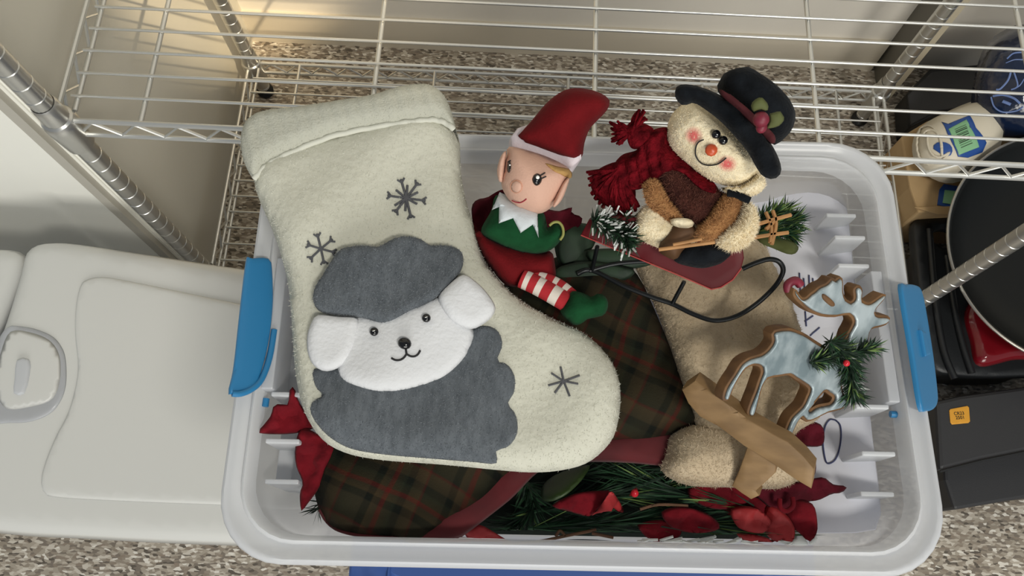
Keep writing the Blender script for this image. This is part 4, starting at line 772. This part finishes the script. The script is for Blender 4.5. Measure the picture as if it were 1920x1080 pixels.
puff('cross_bar', M['wood'], [(1401, 838), (1455, 872), (1454, 887), (1436, 904), (1417, 921), (1424, 930), (1408, 937), (1390, 925), (1372, 912), (1383, 889)], WF, .014, slab=True, R=.0012, parent=de, smooth=0, h=.006, off=-.014)
GM = [M['needle2'], M['needle'], M['needle3'], M['frost']]
DP = lambda L, h=.007: [FP(DF, *p, h=h) for p in L]
needles('garland', GM, DP([(1555, 640), (1572, 655), (1592, 672), (1596, 700), (1600, 742)]), 850, .016, de, spread=.9, r=.0007, back=.5, wts=[.6, .3, .07, .03])
needles('garland', GM, DP([(1520, 680), (1550, 672), (1590, 665), (1636, 652)]), 620, .013, de, spread=.85, r=.0007, back=.5, wts=[.6, .3, .07, .03])
ball('berry', M['berry'], FP(DF, 1587, 681, h=.018), .0027, de)
pn = tube('nose', M['cranb'], DP([(1478, 545), (1477, 535), (1484, 528), (1494, 527), (1500, 534)], -.008), .0036, de, sm=3)

# ------------------------------------------------------------ things on the floor to the right
cbx = thing('cardboard_box', 'plain tan cardboard box on the floor behind the frying pan', 'box')
def prism(name, m, px, z0, z1, parent, bev=.003, sc=1.0):
    P = [W(x, y, z1) for x, y in px]; c = np.mean(P, 0); n = len(P); ar = sum(P[i][0]*P[(i+1) % n][1]-P[(i+1) % n][0]*P[i][1] for i in range(n))
    if ar < 0: P = P[::-1]
    low = [(c[0]+(p[0]-c[0])*sc, c[1]+(p[1]-c[1])*sc, z0) for p in P]
    V, Fc = loft([low, P], True, True); o = link(name, V, Fc, m, parent, False)
    if bev: md = o.modifiers.new('b', 'BEVEL'); md.width = bev; md.segments = 2
    return o
prism('box_body', M['card'], [(1690, 256), (1740, 226), (1900, 215), (1905, 402), (1800, 394), (1722, 398), (1706, 350)], .004, .15, cbx)
prism('box_flap', M['card'], [(1715, 388), (1830, 385), (1900, 400), (1850, 404), (1760, 402)], .1505, .154, cbx, bev=.001)
tb = thing('plastic_jug', 'ivory plastic jug lying on the cardboard box with blue and green barcode label', 'jug')
JF = Frame((1710, 290, .175), (1850, 240, .180), (1800, 330, .175))
J = puff('body', M['tub'], [(1712, 262), (1730, 235), (1770, 212), (1830, 188), (1870, 190), (1880, 260), (1850, 310), (1800, 340), (1765, 342), (1728, 322), (1712, 295)], JF, .05, tb=.01, R=.06, parent=tb, h=.012)
for k, r in ((0, 1.0), (1, .82)): 
    pts = [(1738+26*r*math.cos(a)+k*6, 278+42*r*math.sin(a)) for a in np.arange(25)*math.pi/12]
    stroke('cap_ring', M['tub'], J, pts, 9, parent=tb, sm=0, off=.001)
puff('blue_label', M['lblue'], [(1765, 228), (1778, 232), (1818, 216), (1830, 240), (1850, 268), (1842, 286), (1815, 296), (1796, 294), (1786, 270), (1776, 250)], JF, .001, R=.001, tb=.0005, parent=tb, base=J.top, off=.0006, smooth=0, h=.006)
puff('blue_label', M['lblue'], [(1746, 283), (1752, 270), (1768, 266), (1784, 274), (1784, 290), (1768, 296), (1750, 294)], JF, .001, R=.001, tb=.0005, parent=tb, base=J.top, off=.0006, smooth=3, h=.006)
GL = puff('green_label', M['lgreen'], [(1778, 242), (1812, 224), (1820, 240), (1836, 276), (1798, 291), (1790, 272)], JF, .001, R=.001, tb=.0005, parent=tb, base=J.top, off=.0016, smooth=0, h=.005)
B = Bag()
for i, t_ in enumerate((0, .1, .18, .3, .36, .46, .6, .68, .76, .88, 1)):
    a = (1790+t_*12, 243+t_*34); stroke('', None, GL, [a, (a[0]+21, a[1]-9)], 1.4+(i % 3)*.9, bag=B, sm=0)
B.go('barcode', M['bark'], tb)
prism('x', M['lblue'], [(1762, 355), (1770, 345), (1815, 352), (1812, 392), (1790, 390), (1758, 384)], .150, .152, cbx, 0).name = 'blue_label'
prism('x', M['lgreen'], [(1772, 356), (1806, 360), (1804, 386), (1768, 380)], .152, .1535, cbx, 0).name = 'green_label'
bg = thing('plastic_bag', 'dark blue glossy plastic bag with pale swirled print behind the jug', 'bag')
GF = Frame((1840, 200, .20), (1920, 220, .21), (1880, 90, .26))
GB = puff('film', M['bag'], [(1822, 210), (1826, 150), (1845, 90), (1880, 58), (1930, 45), (2060, 60), (2090, 180), (2040, 260), (1920, 268), (1850, 250)], GF, .06, tb=.05, R=.08, parent=bg, h=.011, z=lambda u, v: .006*np.sin(u*60)*np.sin(v*50+1)+.003*np.sin(u*120+v*90))
B = Bag()
for q, wd in (([(1888, 110), (1900, 100), (1918, 98)], 6), ([(1886, 118), (1902, 112), (1920, 112)], 4), ([(1896, 130), (1890, 150), (1876, 166), (1868, 168)], 8), ([(1900, 132), (1908, 160), (1896, 168)], 6), ([(1920, 148), (1912, 160), (1902, 166)], 5), ([(1858, 182), (1864, 200), (1880, 210), (1905, 208), (1918, 200)], 6), ([(1862, 180), (1880, 178), (1900, 184), (1912, 194)], 9), ([(1880, 190), (1895, 196)], 12)):
    stroke('', None, GB, q, wd, bag=B, off=.0005)
B.go('printed_swirls', M['bagl'], bg)
hd = thing('appliance_case', 'black plastic carrying case with handle slot, partly under the frying pan', 'case')
HFm = Frame((1720, 450, .10), (1790, 440, .10), (1760, 700, .10))
puff('shell', M['plast'], [(1714, 420), (1735, 408), (1780, 404), (1850, 402), (1960, 410), (2010, 500), (1990, 700), (1930, 704), (1850, 706), (1790, 702), (1752, 690), (1738, 640), (1722, 520)], HFm, .02, slab=True, R=.006, parent=hd, h=.012, holes=[[(1750, 437), (1760, 428), (1782, 427), (1792, 440), (1790, 462), (1770, 462), (1752, 450)]])
prism('base_shell', M['plast'], [(1718, 470), (1990, 470), (1980, 680), (1930, 698), (1850, 700), (1790, 694), (1756, 680), (1742, 640)], .003, .098, hd)
tube('rib', M['plast'], Wp([(1742, 430), (1748, 500), (1756, 580), (1770, 660), (1790, 710)], .122), .006, hd, sm=4); tube('rib', M['plast'], Wp([(1775, 480), (1790, 580), (1806, 650), (1822, 700)], .122), .006, hd, sm=4)
puff('glossy_lid', M['redp'], [(1806, 590), (1830, 560), (1900, 560), (1960, 620), (1960, 672), (1900, 676), (1832, 688), (1816, 640)], flat(.118), .02, R=.02, parent=hd, h=.008)
pan = thing('frying_pan', 'large round black non-stick frying pan with thin steel rim at the right frame edge', 'pan')
pc = np.array((.903, .540, .215)); n_ = np.array((-.06, -.10, 1.)); n_ /= np.linalg.norm(n_); u_ = np.cross((0, 1., 0), n_); u_ /= np.linalg.norm(u_); v_ = np.cross(n_, u_)
rings = [[pc+u_*r*math.cos(a)+v_*r*math.sin(a)+n_*h_ for a in np.arange(64)*math.pi/32] for r, h_ in ((.155, -.045), (.197, -.004), (.200, 0), (.1955, .0), (.190, -.006), (.175, -.020), (.15, -.033), (.12, -.040), (.06, -.043), (.003, -.0435))]
Vq, Fq = loft(rings, True, True); sharp(link('bowl', Vq, Fq, M['pan'], pan), 60)
Bq = Bag(); Bq.tube([pc+u_*.199*math.cos(a)+v_*.199*math.sin(a)+n_*.0005 for a in np.arange(97)*2*math.pi/96], .0024, 8); Bq.go('steel_rim', M['panr'], pan)
tube('handle', M['plast'], [pc+u_*.19+n_*-.01, pc+u_*.28+n_*.01, pc+u_*.38+n_*.02], [.012, .010, .013], pan, n=12, sm=4)
cs = thing('equipment_case', 'charcoal hard case with orange sticker on the floor at the right', 'case')
prism('lid', M['case'], [(1755, 752), (1800, 742), (1900, 728), (2080, 700), (2090, 830), (1920, 846), (1840, 862), (1762, 882)], .06, .125, cs, .006)
prism('base', M['case'], [(1765, 765), (2080, 710), (2095, 920), (1920, 934), (1850, 946), (1790, 956), (1772, 900)], .004, .072, cs, .005)
tube('seam', M['plast'], Wp([(1762, 884), (1840, 864), (1920, 848), (2080, 832)], .124), .002, cs)
CFm = flat(.1255)
ST = puff('sticker', M['orng'], [(1780, 770), (1782, 767), (1814, 761), (1817, 764), (1819, 790), (1816, 793), (1785, 796), (1782, 792)], CFm, .0008, slab=True, R=.0005, parent=cs, smooth=0, h=.004)
fc = bpy.data.curves.new('sticker_text', 'FONT'); fc.body = 'CR23\n2501'; fc.size = .0075; fc.extrude = .0002; fc.align_x = 'CENTER'; fc.space_line = .9
fc.materials.append(M['bark']); ft = bpy.data.objects.new('x', fc); me = bpy.data.meshes.new_from_object(ft); bpy.data.objects.remove(ft); fo = bpy.data.objects.new('sticker_text', me); COL.objects.link(fo); fo['kind'] = 'stuff'
fo.location = W(1799, 778, .1266); fo.rotation_euler = (0, 0, .12); fo.parent = cs

cr_ = thing('shade_block', 'made-up low black shade crate on the floor behind the cardboard box', 'block')  # dark block added to stand for the shaded floor here
prism('shade_block_side', M['plast'], [(1700, 175), (1745, 128), (1838, 120), (1838, 200), (1760, 212), (1705, 240)], .003, .06, cr_, .004)
prism('shade_block_top', M['case'], [(1702, 178), (1746, 134), (1834, 126), (1834, 197), (1758, 208), (1708, 234)], .061, .066, cr_, .002)
